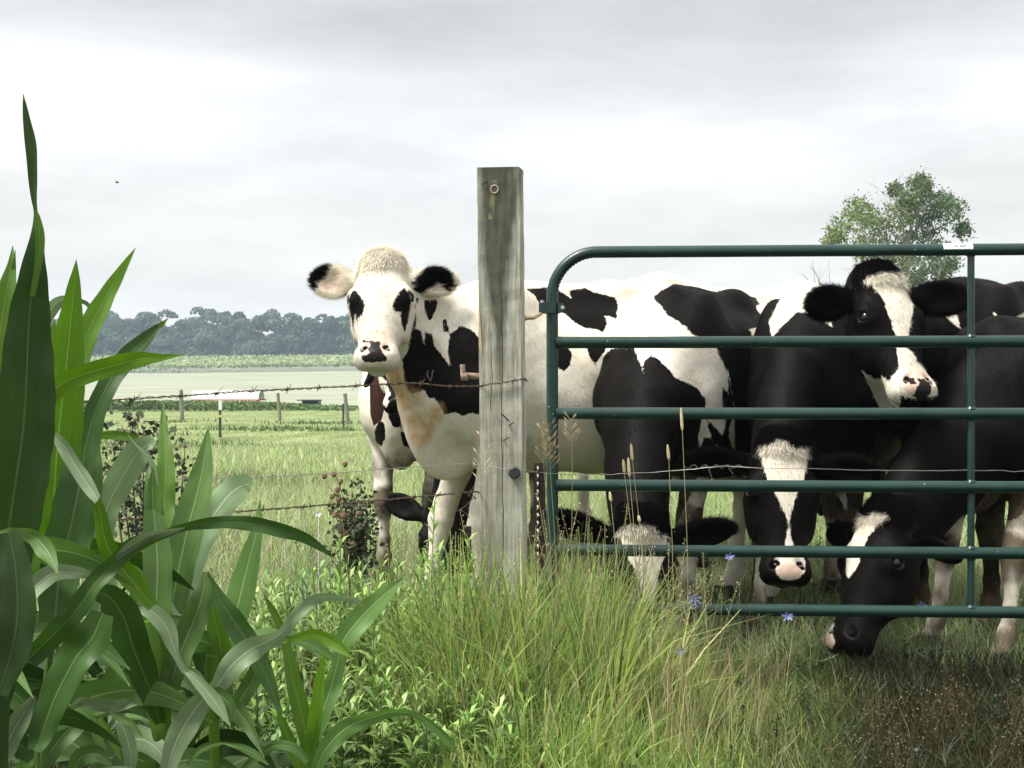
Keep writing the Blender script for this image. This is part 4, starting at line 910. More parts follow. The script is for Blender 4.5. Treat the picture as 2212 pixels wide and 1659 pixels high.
    w4 = rs.dirichlet((1, 1, 1, 1), n); Rt = (c.w[c.Q[fi]] * w4[:, :, None]).sum(1); Nr = nn[fi]
    flow = np.where(fh[fi][:, None], c.H[2] * .9 + np.array([0, 0, -.1]), np.array([-.15 * 0, 0, -1.]) - c.M[0] * .7)
    for i, side in enumerate((-1, 1)):
        er = c.is_ear[i][c.Q[fi, 0]]; Ew = c.ear_frame(side)[1] @ c.H; flow = np.where(er[:, None], Ew, flow)
    flow = flow - Nr * (flow * Nr).sum(1)[:, None]; flow /= np.linalg.norm(flow, axis=1)[:, None] + 1e-9
    top = fh[fi] & (tt[fi] < .06)
    lift = np.where(fe[fi], .75, np.where(top, .4, .14))[:, None]; D = flow + Nr * lift + rs.normal(size=(n, 3)) * .13
    Ln = np.where(fe[fi], rs.uniform(.010, .024, n), np.where(top, rs.uniform(.014, .03, n), np.where(fh[fi], rs.uniform(.006, .013, n), rs.uniform(.008, .015, n)))) * c.hs
    cv = (coat[c.Q[fi]] * w4).sum(1) + rs.normal(size=n) * .003; wc = np.array([.74, .70, .60]); bc = np.array([.0042, .0033, .0027])
    tnf = (tn[c.Q[fi]] * w4).sum(1)[:, None]; brf = (br[c.Q[fi]] * w4).sum(1)[:, None]; cl = np.where((cv > 0)[:, None], wc * (1 - tnf) + np.array([.5, .34, .17]) * tnf, bc) * (1 - brf) + np.array([.05, .02, .013]) * brf
    cl = cl * rs.uniform(.78, 1.12, (n, 1)) * np.where(top | fe[fi], 1.22, 1.0)[:, None]
    V, Q, Cc = strands(Rt, D, Ln, np.full(n, .0009), cl, rs, curl=.25, segs=1, side=Nr)
    VV, QQ, CC = [V], [Q], [Cc]
    if tuft is not None:     # longer curling hair combed forward from the poll
        k, tcol, ln = tuft; ph = c.ph; pool = np.nonzero(c.is_head & (ph[:, 2] < .055) & (np.abs(ph[:, 0]) < .070) & (ph[:, 1] > -.085))[0]
        if len(pool):
            vi = pool[rs.integers(0, len(pool), k)]; q = ph[vi]; Rt = c.w[vi]; a = q[:, 0] / .085; on = coat[vi] > 0
            D = np.stack([a * .12 + rs.normal(size=k) * .22, .42 + rs.normal(size=k) * .12 - .2 * (q[:, 1] < -.05), .75 + rs.normal(size=k) * .2], 1) @ c.H
            cl_ = np.where(on[:, None], np.array([.93, .88, .78]), bc) * rs.uniform(.72, 1.12, (k, 1))
            V, Q, Cc = strands(Rt, D, rs.uniform(.45, 1, k) * ln, np.full(k, .0013), cl_, rs, curl=.35, segs=3); QQ.append(Q + sum(len(v) for v in VV)); VV.append(V); CC.append(Cc)
    ho = link('hair', raw_mesh('hair', np.vstack(VV) - org, np.vstack(QQ), HAIRM, {'Col': np.vstack(CC)}, smooth=True), o)
    return o

# picture enlargements used to measure the coat markings
Z1 = lambda p: zpoly(p, 1150, 900, 2150, 1276); Z2 = lambda p: zpoly(p, 2000, 900, 3200, 2212); Z3 = lambda p: zpoly(p, 3000, 600, 4032, 1556)
Z4 = lambda p: zpoly(p, 2000, 1700, 3000, 2074); ZA = lambda p: zpoly(p, 1180, 930, 1820, 1930); ZF = lambda p: zpoly(p, 3200, 1000, 3860, 1711)
ZE = lambda p: zpoly(p, 2700, 1680, 3500, 1981); ZG = lambda p: zpoly(p, 3150, 1900, 3750, 1244)
XY = lambda u, v, y: P(u, v, y)

# --- the white-faced cow looking into the camera
A = Cow((-.105, 5.38, 0), (-.92, -.36), 1.07, P(822, 552, 5.04), P(808, 772, 4.76), (-.05, -.93, .25), hs=1.03, h=.0072, seed=1,
        ears={-1: dict(dir=(1, -.15, -.24), cup=(.05, .85, .62), len=.225, wid=.070, droop=.1), 1: dict(dir=(1, -.15, -.03), cup=(.2, .75, .70), len=.205, wid=.062, droop=.1)}, neck_r=.94, mid=(.02, 0, -.055),
        legs={('F', 1): (.06, .0), ('F', -1): (.20, .03)}).mesh()
finish_cow(A, 'white faced cow with black eye patches looking over the barbed wire left of the post',
    head=('w', [('b', ZA([(640,640),(600,680),(578,760),(588,860),(615,1000),(640,1110),(650,1010),(650,930),(662,920),(680,1050),(705,970),(745,930),(762,820),(745,740),(700,680),(660,645)])),
                ('b', ZA([(1245,600),(1190,650),(1130,750),(1110,830),(1130,880),(1160,895),(1205,890),(1200,960),(1215,1060),(1242,1130),(1262,1110),(1290,980),(1315,850),(1345,720),(1320,650),(1260,640)]))]),
    body=('w', [('b', Z1([(598,360),(620,380),(624,500),(603,500)])), ('b', Z1([(622,345),(640,345),(634,375),(626,375)])), ('b', Z1([(660,360),(730,358),(722,410),(705,455),(688,460),(672,420)])), ('b', Z1([(755,455),(778,455),(787,515),(765,517)])),
                ('b', Z1([(605,490),(650,520),(662,585),(668,518),(700,530),(715,590),(760,650),(797,692),(785,620),(790,530),(850,490),(905,512),(945,560),(1000,600),(1080,760),(1040,900),(945,938),(905,928),(850,940),(820,925),(770,935),(735,885),(722,850),(690,850),(660,810),(600,832),(565,790),(553,660),(585,600)])),
                ('b', Z2([(130,440),(280,425),(360,440),(400,470),(455,497),(440,455),(560,430),(640,470),(780,500),(802,560),(790,620),(815,650),(805,675),(760,640),(700,632),(720,690),(690,757),(640,730),(560,722),(480,680),(400,610),(330,560),(230,540),(200,490)])),
                ('b', Z2([(300,830),(440,850),(462,920),(450,990),(410,1037),(330,985)])), ('b', Z2([(555,840),(800,840),(700,900),(630,985),(590,930)]))]),
    ear=(('w', [('b', ZA([(0,300),(160,230),(300,270),(410,350),(350,430),(310,525),(235,545),(222,640),(60,640)]))]), ('w', [('b', ZA([(1280,430),(1330,530),(1500,360),(1690,350),(1800,450),(1820,600),(1735,650),(1680,590),(1630,540),(1560,600),(1440,662),(1340,695),(1290,600)]))])),
    pink=[ZA([(725,1200),(790,1130),(900,1110),(1020,1140),(1075,1220),(1050,1330),(1020,1400),(1000,1440),(760,1440),(780,1330)]), ZA([(780,1440),(980,1440),(960,1485),(790,1480)])],
    blot=[ZA([(720,1425),(880,1446),(1035,1425),(1025,1475),(880,1500),(750,1485)]), ZA([(820,1260),(860,1240),(900,1262),(930,1242),(962,1268),(942,1300),(962,1330),(985,1400),(1025,1425),(985,1450),(850,1445),(760,1440),(730,1425),(795,1415),(830,1390),(822,1330),(850,1290)]), ZA([(745,1240),(780,1235),(800,1250),(760,1262)])],
    tan=[Z1([(556,940),(640,925),(700,900),(752,885),(765,950),(720,985),(700,1050),(640,1105),(590,1060)]), Z1([(455,700),(540,700),(560,790),(640,820),(650,880),(560,930),(520,850)])], dirtamp=.35, tuft=(900, (.70, .63, .52), .036))

# --- brown-patched cow behind her
B = Cow((-.545, 6.55, .02), (-.25, -1), 1.0, P(858, 690, 6.0), P(862, 850, 5.75), (-.1, -.9, .3), hs=1.0, h=.011, seed=2, ears={-1: dict(dir=(.40, -.1, .92), cup=(.8, .5, -.2), len=.25, wid=.042), 1: dict(dir=(.4, -.2, .9))}, legs={('F', 1): (.05, -.02), ('F', -1): (.05, .03)}, mid=(0, 0, .05)).mesh()
finish_cow(B, 'cow with dark brown and black patches standing half hidden behind the white faced cow',
    head=('b', [('w', Z1([(430,720),(470,760),(500,850),(470,900),(440,860)]))]), body=('w', [('b', Z1([(480,880),(520,855),(552,930),(548,1003),(510,998),(486,950)])), ('b', Z1([(418,1000),(440,965),(465,975),(470,1050),(450,1093),(425,1080),(415,1040)])), ('b', Z1([(545,1020),(600,1040),(590,1100),(560,1095)])), ('b', Z1([(600,1040),(900,1000),(900,700),(560,700)]))]),
    brown=[Z1([(395,640),(600,640),(520,790),(540,850),(500,850),(478,850),(465,900),(450,962),(410,992),(393,930),(390,760)])], dirtamp=1.15, ear=(('b', []), ('b', [])), hairs=False)
# --- grazing cow whose black ear shows between the legs
C = Cow((-.13, 6.75, .02), (-.1, -1), .98, P(962, 1082, 5.95), P(955, 1250, 5.80), (0, -.95, .3), hs=.98, h=.012, seed=3, ears={-1: dict(dir=(1, -.1, -.50), cup=(0, .9, .3), len=.25, wid=.066)}).mesh()
finish_cow(C, 'black eared cow grazing with lowered head behind the legs of the white faced cow', head=('b', []), body=('b', []), ear=(('b', []), ('b', [])), legs_white=.6, hairs=False)

# --- pale backs showing behind
I_ = Cow((1.47, 6.15, .03), (-.28, -1), 1.10, P(1700, 830, 5.6), P(1710, 1010, 5.4), (0, -.9, .4), h=.013, seed=4).mesh()
finish_cow(I_, 'white backed cow showing between two darker cows in the middle of the herd', head=('b', []), body=('w', [('b', Z2([(1500,870),(1900,870),(2200,870),(2200,2500),(1400,2500)])), ('b', Z2([(1300,520),(1500,420),(1620,500),(1500,700)]))]), hairs=False, dirtamp=.8)
J_ = Cow((.86, 6.85, .05), (.12, -1), 1.16, P(1440, 780, 6.2), P(1430, 960, 6.0), (0, -.9, .4), h=.013, seed=5).mesh()
finish_cow(J_, 'pale cream back rising furthest behind the herd left of the black back patch', head=('w', []), body=('w', []), tan=[Z2([(800,460),(900,395),(1100,410),(1190,370),(1240,400),(1250,440),(1050,430),(900,470)])], hairs=False, dirtamp=.8)

# --- middle grazing cow
D_ = Cow((.67, 5.20, 0), (-.62, -.78), 1.045, P(1391, 1118, 4.44), P(1388, 1398, 4.36), (.0, -.93, .3), hs=1.06, h=.008, seed=6,
        ears={-1: dict(dir=(1, -.05, -.26), cup=(.0, .8, .6), len=.25, wid=.058), 1: dict(dir=(1, -.05, -.20), cup=(.0, .8, .6), len=.24, wid=.058)}, neck_r=.95, legs={('F', 1): (.16, .06), ('F', -1): (-.06, -.04)}, mid=(.05, 0, .05)).mesh()
finish_cow(D_, 'black and white cow grazing behind the gate with broad white blaze on lowered face',
    head=('b', [('w', Z4([(875,835),(960,745),(1100,725),(1200,750),(1225,800),(1305,830),(1302,920),(1285,1020),(1240,1130),(1215,1260),(1190,1390),(1110,1390),(1080,1260),(1030,1130),(970,1020),(925,920),(925,850)]))]),
    body=('w', [('b', Z2([(750,872),(820,860),(910,865),(965,980),(982,1050),(985,960),(1035,922),(1085,942),(1160,1010),(1215,1080),(1280,1110),(1380,1160),(1428,1230),(1432,1300),(1402,1400),(1380,1500),(1395,1590),(1420,1510),(1475,1515),(1480,1540),(1600,1700),(1400,1740),(1200,2230),(650,2230),(560,1700),(400,1400),(520,1290),(590,1060),(640,965)])),
                ('b', Z2([(1060,490),(1120,440),(1240,380),(1500,380),(1700,430),(1800,500),(1842,590),(1935,620),(2008,690),(1960,790),(1925,770),(1880,700),(1850,722),(1750,730),(1785,790),(1700,830),(1500,830),(1360,782),(1270,700),(1150,622),(1112,560),(1065,522)])),
                ('b', Z2([(1515,860),(1560,900),(1590,1000),(1615,1130),(1640,1290),(1600,1500),(1640,1640),(1480,1560),(1440,1380),(1560,1500),(1580,1400),(1555,1250),(1560,1150),(1600,1200),(1590,1050)])),
                ('b', Z2([(1520,860),(2300,800),(2400,2000),(1660,2000),(1640,1300),(1600,1050)])), ('w', Z2([(1410,1395),(1445,1440),(1475,1510),(1420,1512),(1393,1595),(1378,1530),(1398,1440)])), ('w', Z2([(1755,730),(1840,715),(1900,770),(1900,800),(1780,800)])),
                ('b', Z4([(1480,770),(1490,680),(1540,615),(1590,620),(1610,700),(1590,780)])), ('b', Z4([(1600,640),(1690,480),(1720,560),(1640,780),(1600,780)]))]),
    dirtamp=1.2, tuft=(2400, (.72, .67, .56), .034), legs_white=None)

# --- cow with the blaze facing the camera
E_ = Cow((1.30, 5.22, 0), (-.45, -.89), 1.03, P(1697, 946, 4.55), P(1704, 1232, 4.37), (.0, -.93, .3), hs=1.07, h=.008, seed=7,
        ears={-1: dict(dir=(1, -.08, .02), cup=(.0, .9, .45), len=.25, wid=.056), 1: dict(dir=(1, -.08, .02), cup=(.0, .9, .45), len=.25, wid=.056)}, neck_r=.92, legs={('F', 1): (.14, .06), ('F', -1): (.17, -.03)}, mid=(.04, 0, .06)).mesh()
finish_cow(E_, 'black cow with narrowing white blaze and pink nose facing the camera',
    head=('b', [('w', ZE([(705,190),(830,150),(880,112),(960,112),(1000,140),(1050,195),(1100,180),(1160,180),(1228,200),(1190,260),(1180,400),(1150,510),(1090,640),(1050,760),(1020,850),(1015,960),(1030,1080),(1050,1165),(970,1165),(985,1050),(1000,980),(980,860),(930,780),(880,660),(790,510),(755,400),(740,290),(715,220)])),
                ('w', ZE([(866,1275),(900,1262),(1130,1265),(1165,1320),(1155,1420),(1100,1480),(1000,1500),(930,1475),(888,1425),(895,1390),(868,1340)]))]),
    body=('b', [('w', Z3([(60,1100),(130,1020),(200,955),(250,948),(300,955),(345,978),(418,1040),(395,960),(360,880),(360,800),(150,800),(40,1000)])), ('w', ZE([(650,1660),(670,1450),(700,1050),(745,1150),(830,1470),(830,1700),(640,1900),(560,1900)])), ('w', Z3([(520,940),(560,940),(565,1030),(525,985)])),
                ('w', ZE([(1230,1260),(1290,1080),(1360,1000),(1330,830),(1300,640),(1560,640),(1590,960),(1500,1140),(1480,1280),(1440,1600),(1400,1900),(1180,1900),(1270,1560)])), ('b', ZE([(1340,820),(1400,740),(1470,660),(1520,730),(1570,900),(1590,980),(1510,880),(1490,1010),(1440,1030),(1390,1000),(1340,1000),(1330,900)])), ('b', ZE([(1270,1150),(1320,1040),(1370,1060),(1375,1120),(1365,1160)]))]),
    pink=[ZE([(885,1340),(960,1330),(1090,1340),(1140,1320),(1150,1400),(1100,1470),(1000,1490),(930,1470),(890,1425)])], blot=[], tuft=(2000, (.035, .026, .02), .027), dirtamp=1.3)

# --- cow holding its head up over the second rail
F_ = Cow((1.96, 5.26, 0), (-.72, -.69), 1.07, P(1912, 582, 4.62), P(1996, 846, 4.36), (.30, -.86, .35), hs=1.07, h=.0078, seed=8,
        ears={-1: dict(dir=(1, -.10, .24), cup=(.0, .9, .3), len=.20, wid=.064), 1: dict(dir=(1, .30, .06), cup=(-.3, .8, .3), len=.25, wid=.066)}, neck_r=.95, mid=(.02, 0, -.12)).mesh()
finish_cow(F_, 'black cow with crooked white blaze and blotched pink nose holding its head over the rail',
    head=('b', [('w', ZF([(510,290),(560,220),(640,195),(700,170),(780,172),(890,180),(930,155),(990,220),(1030,280),(1065,380),(1060,430),(1030,500),(1015,640),(1000,740),(970,840),(955,960),(1040,1020),(1060,1090),(1140,1160),(1190,1250),(1290,1340),(1290,1450),(1180,1460),(1000,1475),(800,1420),(792,1320),(800,1250),(860,1200),(880,1130),(855,1000),(850,840),(800,680),(750,560),(700,430),(600,310)])),
                ('w', ZF([(505,1185),(560,1230),(640,1282),(700,1270),(710,1240),(760,1285),(810,1300),(850,1420),(900,1470),(860,1700),(600,1700),(560,1300)]))]),
    body=('b', [('w', ZF([(500,1185),(560,1230),(640,1280),(720,1260),(800,1290),(900,1470),(830,1540),(790,1600),(690,1600),(600,1400)])), ('w', ZF([(1360,640),(1465,600),(1490,680),(1512,765),(1440,710)])), ('w', Z3([(1500,980),(1600,930),(1600,1300),(1480,1210),(1515,1160),(1540,1090),(1505,1080),(1520,1020)])), ('w', Z3([(1375,955),(1392,960),(1400,1005),(1385,990)]))]),
    pink=[ZF([(925,1260),(970,1210),(1100,1203),(1160,1222),(1195,1290),(1225,1370),(1150,1440),(1050,1455),(960,1425),(915,1340)])],
    blot=[ZF([(1075,1270),(1140,1278),(1205,1330),(1195,1440),(1100,1490),(1020,1450),(1070,1380),(1085,1320)]), ZF([(970,1285),(1030,1265),(1055,1320),(1000,1330)])], tuft=(1400, (.03, .024, .02), .03), dirtamp=1.0)

# --- black cow grazing under the right end of the gate
G_ = Cow((1.95, 4.82, 0), (-.80, -.60), .93, P(1893, 1095, 4.56), P(1806, 1392, 4.38), (-.80, -.50, .15), hs=1.10, h=.008, seed=9,
        ears={-1: dict(dir=(.9, -.1, .0), cup=(.0, .6, .8), len=.19, wid=.055), 1: dict(dir=(1, -.3, .25), cup=(.1, .5, .9), len=.2, wid=.05)}, neck_r=1.05, legs={('F', -1): (.14, -.04), ('F', 1): (.20, .03)}, mid=(.03, 0, -.02)).mesh()
finish_cow(G_, 'large black cow with white blaze grazing under the right end of the gate',
    head=('b', [('w', ZG([(445,240),(560,262),(610,222),(690,232),(750,280),(690,290),(682,320),(640,330),(600,400),(550,450),(530,510),(490,610),(460,700),(395,795),(373,740),(380,600),(388,500),(400,390),(435,300)])),
                ('w', ZG([(180,1190),(225,1140),(270,1095),(278,1190),(258,1240),(282,1300),(262,1355),(200,1325),(175,1250)]))]),
    body=('b', []), legs_white=.56, pink=[ZG([(185,1240),(255,1245),(280,1300),(260,1350),(200,1325)])], tuft=(1600, (.022, .017, .014), .03), dirtamp=1.4)

# ------------------------------------------------------------------ maize plants
def corn_mat(name, c_lo, c_hi, rib, rough, spec, trans):
    m, t, b, o = mat_new(name); L = t.links.new; b.inputs['Roughness'].default_value = rough; b.inputs['Specular IOR Level'].default_value = spec
    uv = N(t, 'ShaderNodeUVMap'); sp = N(t, 'ShaderNodeSeparateXYZ'); L(uv.outputs[0], sp.inputs[0])
    def mth(op, a, b_=None, c_=None):
        x = N(t, 'ShaderNodeMath', _operation=op)
        for i, q in enumerate((a, b_, c_)):
            if q is None: continue
            if isinstance(q, (int, float)): x.inputs[i].default_value = q
            else: L(q, x.inputs[i])
        return x.outputs[0]
    mp = N(t, 'ShaderNodeMapping'); mp.inputs['Scale'].default_value = (17, .9, 1); L(uv.outputs[0], mp.inputs[0]); v1 = N(t, 'ShaderNodeTexNoise', Scale=3., Detail=4.); L(mp.outputs[0], v1.inputs['Vector'])
    g = N(t, 'ShaderNodeTexCoord'); n2 = N(t, 'ShaderNodeTexNoise', Scale=6., Detail=3.); L(g.outputs['Object'], n2.inputs['Vector'])
    f = mth('ADD', mth('MULTIPLY', v1.outputs[0], .55), mth('MULTIPLY', n2.outputs[0], .5))
    r = N(t, 'ShaderNodeValToRGB'); r.color_ramp.elements[0].position = .36; r.color_ramp.elements[0].color = (*c_lo, 1); r.color_ramp.elements[1].position = .68; r.color_ramp.elements[1].color = (*c_hi, 1); L(f, r.inputs[0])
    w = mth('MULTIPLY', mth('ABSOLUTE', mth('SUBTRACT', sp.outputs[0], .5)), mth('ADD', 1.0, mth('MULTIPLY', sp.outputs[1], .3)))
    mr = N(t, 'ShaderNodeMapRange'); L(w, mr.inputs[0]); mr.inputs[1].default_value = .034; mr.inputs[2].default_value = .014
    mx = N(t, 'ShaderNodeMix', _data_type='RGBA'); L(mr.outputs[0], mx.inputs[0]); L(r.outputs[0], mx.inputs[6]); mx.inputs[7].default_value = (*rib, 1)
    at = N(t, 'ShaderNodeAttribute', _attribute_name='tone'); hs = N(t, 'ShaderNodeHueSaturation'); L(mx.outputs[2], hs.inputs['Color']); L(at.outputs['Fac'], hs.inputs['Value'])
    tp = N(t, 'ShaderNodeAttribute', _attribute_name='tip'); n3 = N(t, 'ShaderNodeTexNoise', Scale=55., Detail=3.); L(g.outputs['Object'], n3.inputs['Vector'])
    tf = N(t, 'ShaderNodeMapRange'); L(mth('ADD', tp.outputs['Fac'], mth('MULTIPLY', mth('SUBTRACT', n3.outputs[0], .5), .5)), tf.inputs[0]); tf.inputs[1].default_value = .45; tf.inputs[2].default_value = .62
    mt_ = N(t, 'ShaderNodeMix', _data_type='RGBA'); L(tf.outputs[0], mt_.inputs[0]); L(hs.outputs[0], mt_.inputs[6]); mt_.inputs[7].default_value = (.30, .22, .09, 1); hs = type('o', (), {'outputs': [mt_.outputs[2]]})()
    L(hs.outputs[0], b.inputs['Base Color'])
    hh = mth('SUBTRACT', mth('MULTIPLY', v1.outputs[0], .6), mth('MULTIPLY', mr.outputs[0], .8)); bp = N(t, 'ShaderNodeBump', Strength=.35, Distance=.003); L(hh, bp.inputs['Height']); L(bp.outputs[0], b.inputs['Normal'])
    tr = N(t, 'ShaderNodeBsdfTranslucent'); hs2 = N(t, 'ShaderNodeHueSaturation'); hs2.inputs['Saturation'].default_value = 1.15; hs2.inputs['Value'].default_value = 1.5; L(hs.outputs[0], hs2.inputs['Color']); L(hs2.outputs[0], tr.inputs[0])
    ms = N(t, 'ShaderNodeMixShader', Fac=trans); L(b.outputs[0], ms.inputs[1]); L(tr.outputs[0], ms.inputs[2]); L(ms.outputs[0], o.inputs[0]); return m
CM = dict(g=corn_mat('corn_leaf_green', (.065, .15, .012), (.12, .235, .026), (.19, .30, .07), .46, .35, .34),
          d=corn_mat('corn_leaf_dark', (.018, .050, .008), (.040, .092, .016), (.075, .135, .035), .46, .35, .18),  # dark copy of the leaf green, with shade and vignette put into it
          p=corn_mat('corn_leaf_glaucous', (.16, .245, .12), (.26, .36, .19), (.46, .54, .34), .45, .4, .22),
          y=corn_mat('corn_leaf_young', (.11, .24, .02), (.17, .32, .045), (.28, .40, .12), .45, .4, .38),
          m=corn_mat('corn_leaf_mid', (.065, .145, .032), (.13, .235, .06), (.28, .38, .15), .46, .38, .28))
crs = np.random.default_rng(21)
def corn_leaf(parent, px, wd, y, kind='g', roll=None, vfold=.35, ruffle=.10, n=44, tone=1.0):
    """px: midrib measured in the picture, wd: widths there, y: distance at base and tip (or a list)"""
    px = np.array(px, float); m = len(px); ys_ = np.array(y, float) if np.ndim(y) and len(y) == m else np.linspace(*(y if np.ndim(y) else (y, y)), m)
    q = np.array([P(u, v, d) for (u, v), d in zip(px, ys_)]); w = np.array(wd, float) * ys_ / F; rl = np.zeros(m) if roll is None else np.radians(np.array(roll, float) if np.ndim(roll) else np.full(m, roll))
    ctl = spline(np.c_[q, w, rl], n); c, W, RL = ctl[:, :3], np.clip(ctl[:, 3], .0006, None), ctl[:, 4]
    T = np.gradient(c, axis=0); T /= np.linalg.norm(T, axis=1)[:, None]; V_ = c - np.array([0, 0, CH]); V_ /= np.linalg.norm(V_, axis=1)[:, None]
    S = np.cross(T, V_); S /= np.linalg.norm(S, axis=1)[:, None] + 1e-9; Nr = np.cross(S, T); Nr *= np.sign(-(Nr * V_).sum(1))[:, None]
    W = W / np.maximum(.35, np.cos(RL)); Sd = np.cos(RL)[:, None] * S + np.sin(RL)[:, None] * Nr; Up = np.cross(Sd, T); Up *= np.sign((Up * Nr).sum(1))[:, None]
    k = 9; ph = crs.uniform(0, 6.28, 4); L = np.r_[0, np.cumsum(np.linalg.norm(np.diff(c, axis=0), axis=1))]; VV, UV = [], []
    for i in range(n):
        for j in range(k):
            a = j / (k - 1) * 2 - 1; e = abs(a); sgn = 0 if a < 0 else 1
            off = vfold * W[i] * .5 * (e ** 1.2) * .7 + ruffle * W[i] * e ** 2.2 * (math.sin(L[i] * 34 + ph[sgn]) + .6 * math.sin(L[i] * 71 + ph[2 + sgn]))
            VV.append(c[i] + Sd[i] * a * W[i] * .5 * (1 + .025 * math.sin(L[i] * 90 + ph[sgn])) + Up[i] * off); UV.append((j / (k - 1), L[i] * 3))
    i0 = np.arange(n - 1)[:, None] * k + np.arange(k - 1); i0 = i0.ravel(); Q = np.stack([i0, i0 + 1, i0 + k + 1, i0 + k], 1)
    org = np.array(parent.location); me = raw_mesh('leaf', np.array(VV) - org, Q, CM[kind], {'tone': np.full(n * k, tone * crs.uniform(.88, 1.12)), 'tip': (np.clip((np.arange(n) / (n - 1) - .95) / .05, 0, 1)[:, None] * .75 + .30 * np.abs(np.linspace(-1, 1, k))[None] ** 12 * (np.random.default_rng(n).random(n) ** 2)[:, None]).ravel() if wd[-1] < 4 else np.zeros(n * k)}, uv=UV); return link('leaf', me, parent)
def corn_plant(u, y, lab, stalk=None, w=None, kind='m'):
    x = (u - 1106) / F * y; r = empty('corn_plant', (x, y, 0), lab, 'corn plant', 'corn plants along the left edge')
    if stalk:
        pts = spline([P(a, b_, y) for a, b_ in stalk], 30); ww = np.interp(np.linspace(0, 1, 30), np.linspace(0, 1, len(w)), w) * y / F / 2
        b = MB(); b.tube(pts, ww, 12, flat=.8); o = b.build('stalk', CM[kind], r)
        a = o.data.attributes.new('tone', 'FLOAT', 'POINT'); a.data.foreach_set('value', np.ones(len(o.data.vertices), np.float32))
    return r
K = lambda pts: [(.372 * a, 1042 + .372 * b_) for a, b_ in pts]       # from the lower-left enlargement
# plant 1: tall plant at the frame edge
p = corn_plant(20, 2.05, 'tallest corn plant at the left edge with a dark leaf twisting up into the sky', [(-10, 1900), (-5, 1500), (5, 1250)], [50, 60, 70], 'd')
corn_leaf(p, [(-8, 1420), (5, 1250), (28, 1080), (50, 930), (58, 800), (62, 700), (70, 620), (76, 560), (82, 505), (79, 462), (74, 425), (71, 370), (66, 310), (57, 255), (50, 202)], [60, 100, 128, 125, 108, 88, 66, 44, 24, 10, 13, 20, 23, 15, 1], (2.05, 2.0), 'd', roll=[0, 0, 0, 5, 8, 5, 0, -15, -40, -62, -40, -15, 0, 5, 0], vfold=.3, ruffle=.04, n=80, tone=.95)
corn_leaf(p, [(70, 640), (84, 560), (86, 510), (80, 470), (77, 455)], [10, 16, 20, 14, 2], 2.01, 'g', vfold=.2, ruffle=.03)
corn_leaf(p, [(-25, 1050), (-12, 850), (0, 720), (14, 630), (24, 575), (28, 530)], [60, 60, 52, 38, 18, 1], (2.2, 2.3), 'g', roll=10, tone=.95, ruffle=.05)
corn_leaf(p, [(18, 640), (28, 590), (33, 540)], [16, 12, 1], 2.28, 'g')
corn_leaf(p, [(20, 1150), (34, 1230), (38, 1330), (22, 1420), (-5, 1500)], [40, 62, 74, 70, 40], (1.9, 1.85), 'd', tone=.75)
corn_leaf(p, [(0, 1150), (30, 1150), (70, 1158), (100, 1188), (115, 1215), (124, 1238)], [8, 20, 34, 38, 22, 2], (2.0, 1.9), 'm', roll=[0, 30, 30, 20, 10, 0])
corn_leaf(p, [(-30, 1400), (0, 1420), (37, 1455), (72, 1508)], [50, 34, 22, 1], (1.95, 1.9), 'm', tone=1.1)
corn_leaf(p, [(-20, 1560), (10, 1440), (30, 1380), (60, 1350)], [60, 60, 50, 20], (2.1, 2.1), 'd', tone=.8)
# plant 2: broad bright blades
p = corn_plant(112, 2.4, 'tall corn plant with broad upright bright blades left of the fence wires', K([(250, 1900), (262, 1500), (270, 1200), (290, 1000), (310, 850)]), [26, 22, 20, 18, 40], 'm')
corn_leaf(p, [(120, 1300), (115, 1180), (118, 1050), (128, 920), (142, 800), (152, 700), (160, 620), (165, 560)], [70, 95, 100, 98, 78, 52, 28, 1], (2.4, 2.35), 'g', vfold=.2, ruffle=.03, n=60, tone=1.25)
corn_leaf(p, [(96, 1120), (100, 960), (105, 840), (112, 740), (118, 690)], [50, 52, 45, 25, 2], 2.55, 'g', tone=1.3, vfold=.2, ruffle=.03)
corn_leaf(p, [(118, 1345), (128, 1250), (150, 1150), (172, 1050), (185, 965), (208, 885), (240, 820), (275, 772), (318, 728), (364, 687)], [62, 84, 96, 92, 62, 44, 44, 42, 27, 1], (2.3, 2.55), 'd', roll=[0, 5, 10, 10, 5, 0, -5, -10, -5, 0], vfold=.3, n=64, ruffle=.05, tone=1.35)
corn_leaf(p, [(245, 812), (275, 772), (318, 728), (364, 687)], [36, 40, 26, 1], (2.52, 2.54), 'y', vfold=.2, ruffle=.03, tone=.9)
corn_leaf(p, [(75, 900), (98, 858), (140, 825), (190, 806), (245, 790), (300, 776), (350, 772), (397, 766)], [30, 50, 44, 42, 44, 34, 16, 1], (2.3, 2.2), 'g', roll=[0, 0, 5, 10, 10, 0, 10, 0], tone=1.3, ruffle=.05, vfold=.25)
corn_leaf(p, [(140, 860), (165, 790), (182, 735), (205, 685), (232, 635), (262, 585), (293, 535)], [30, 40, 40, 44, 34, 20, 1], (2.55, 2.65), 'g', tone=1.2, ruffle=.05)
corn_leaf(p, [(178, 810), (184, 775), (193, 745), (204, 735), (210, 742)], [18, 22, 24, 14, 3], 2.62, 'p', ruffle=.05)
corn_leaf(p, [(100, 700), (108, 672), (125, 652), (150, 645), (172, 648), (196, 662), (204, 672)], [14, 26, 26, 16, 10, 8, 2], 2.8, 'p', roll=20, tone=.9)
corn_leaf(p, [(196, 668), (186, 655), (172, 648)], [6, 9, 4], 2.8, 'g')
corn_leaf(p, [(70, 922), (100, 930), (135, 960), (165, 1010), (195, 1055), (212, 1080)], [3, 12, 24, 30, 28, 18], (2.35, 2.25), 'p', roll=[0, 30, 25, 10, 20, 30], tone=.8)
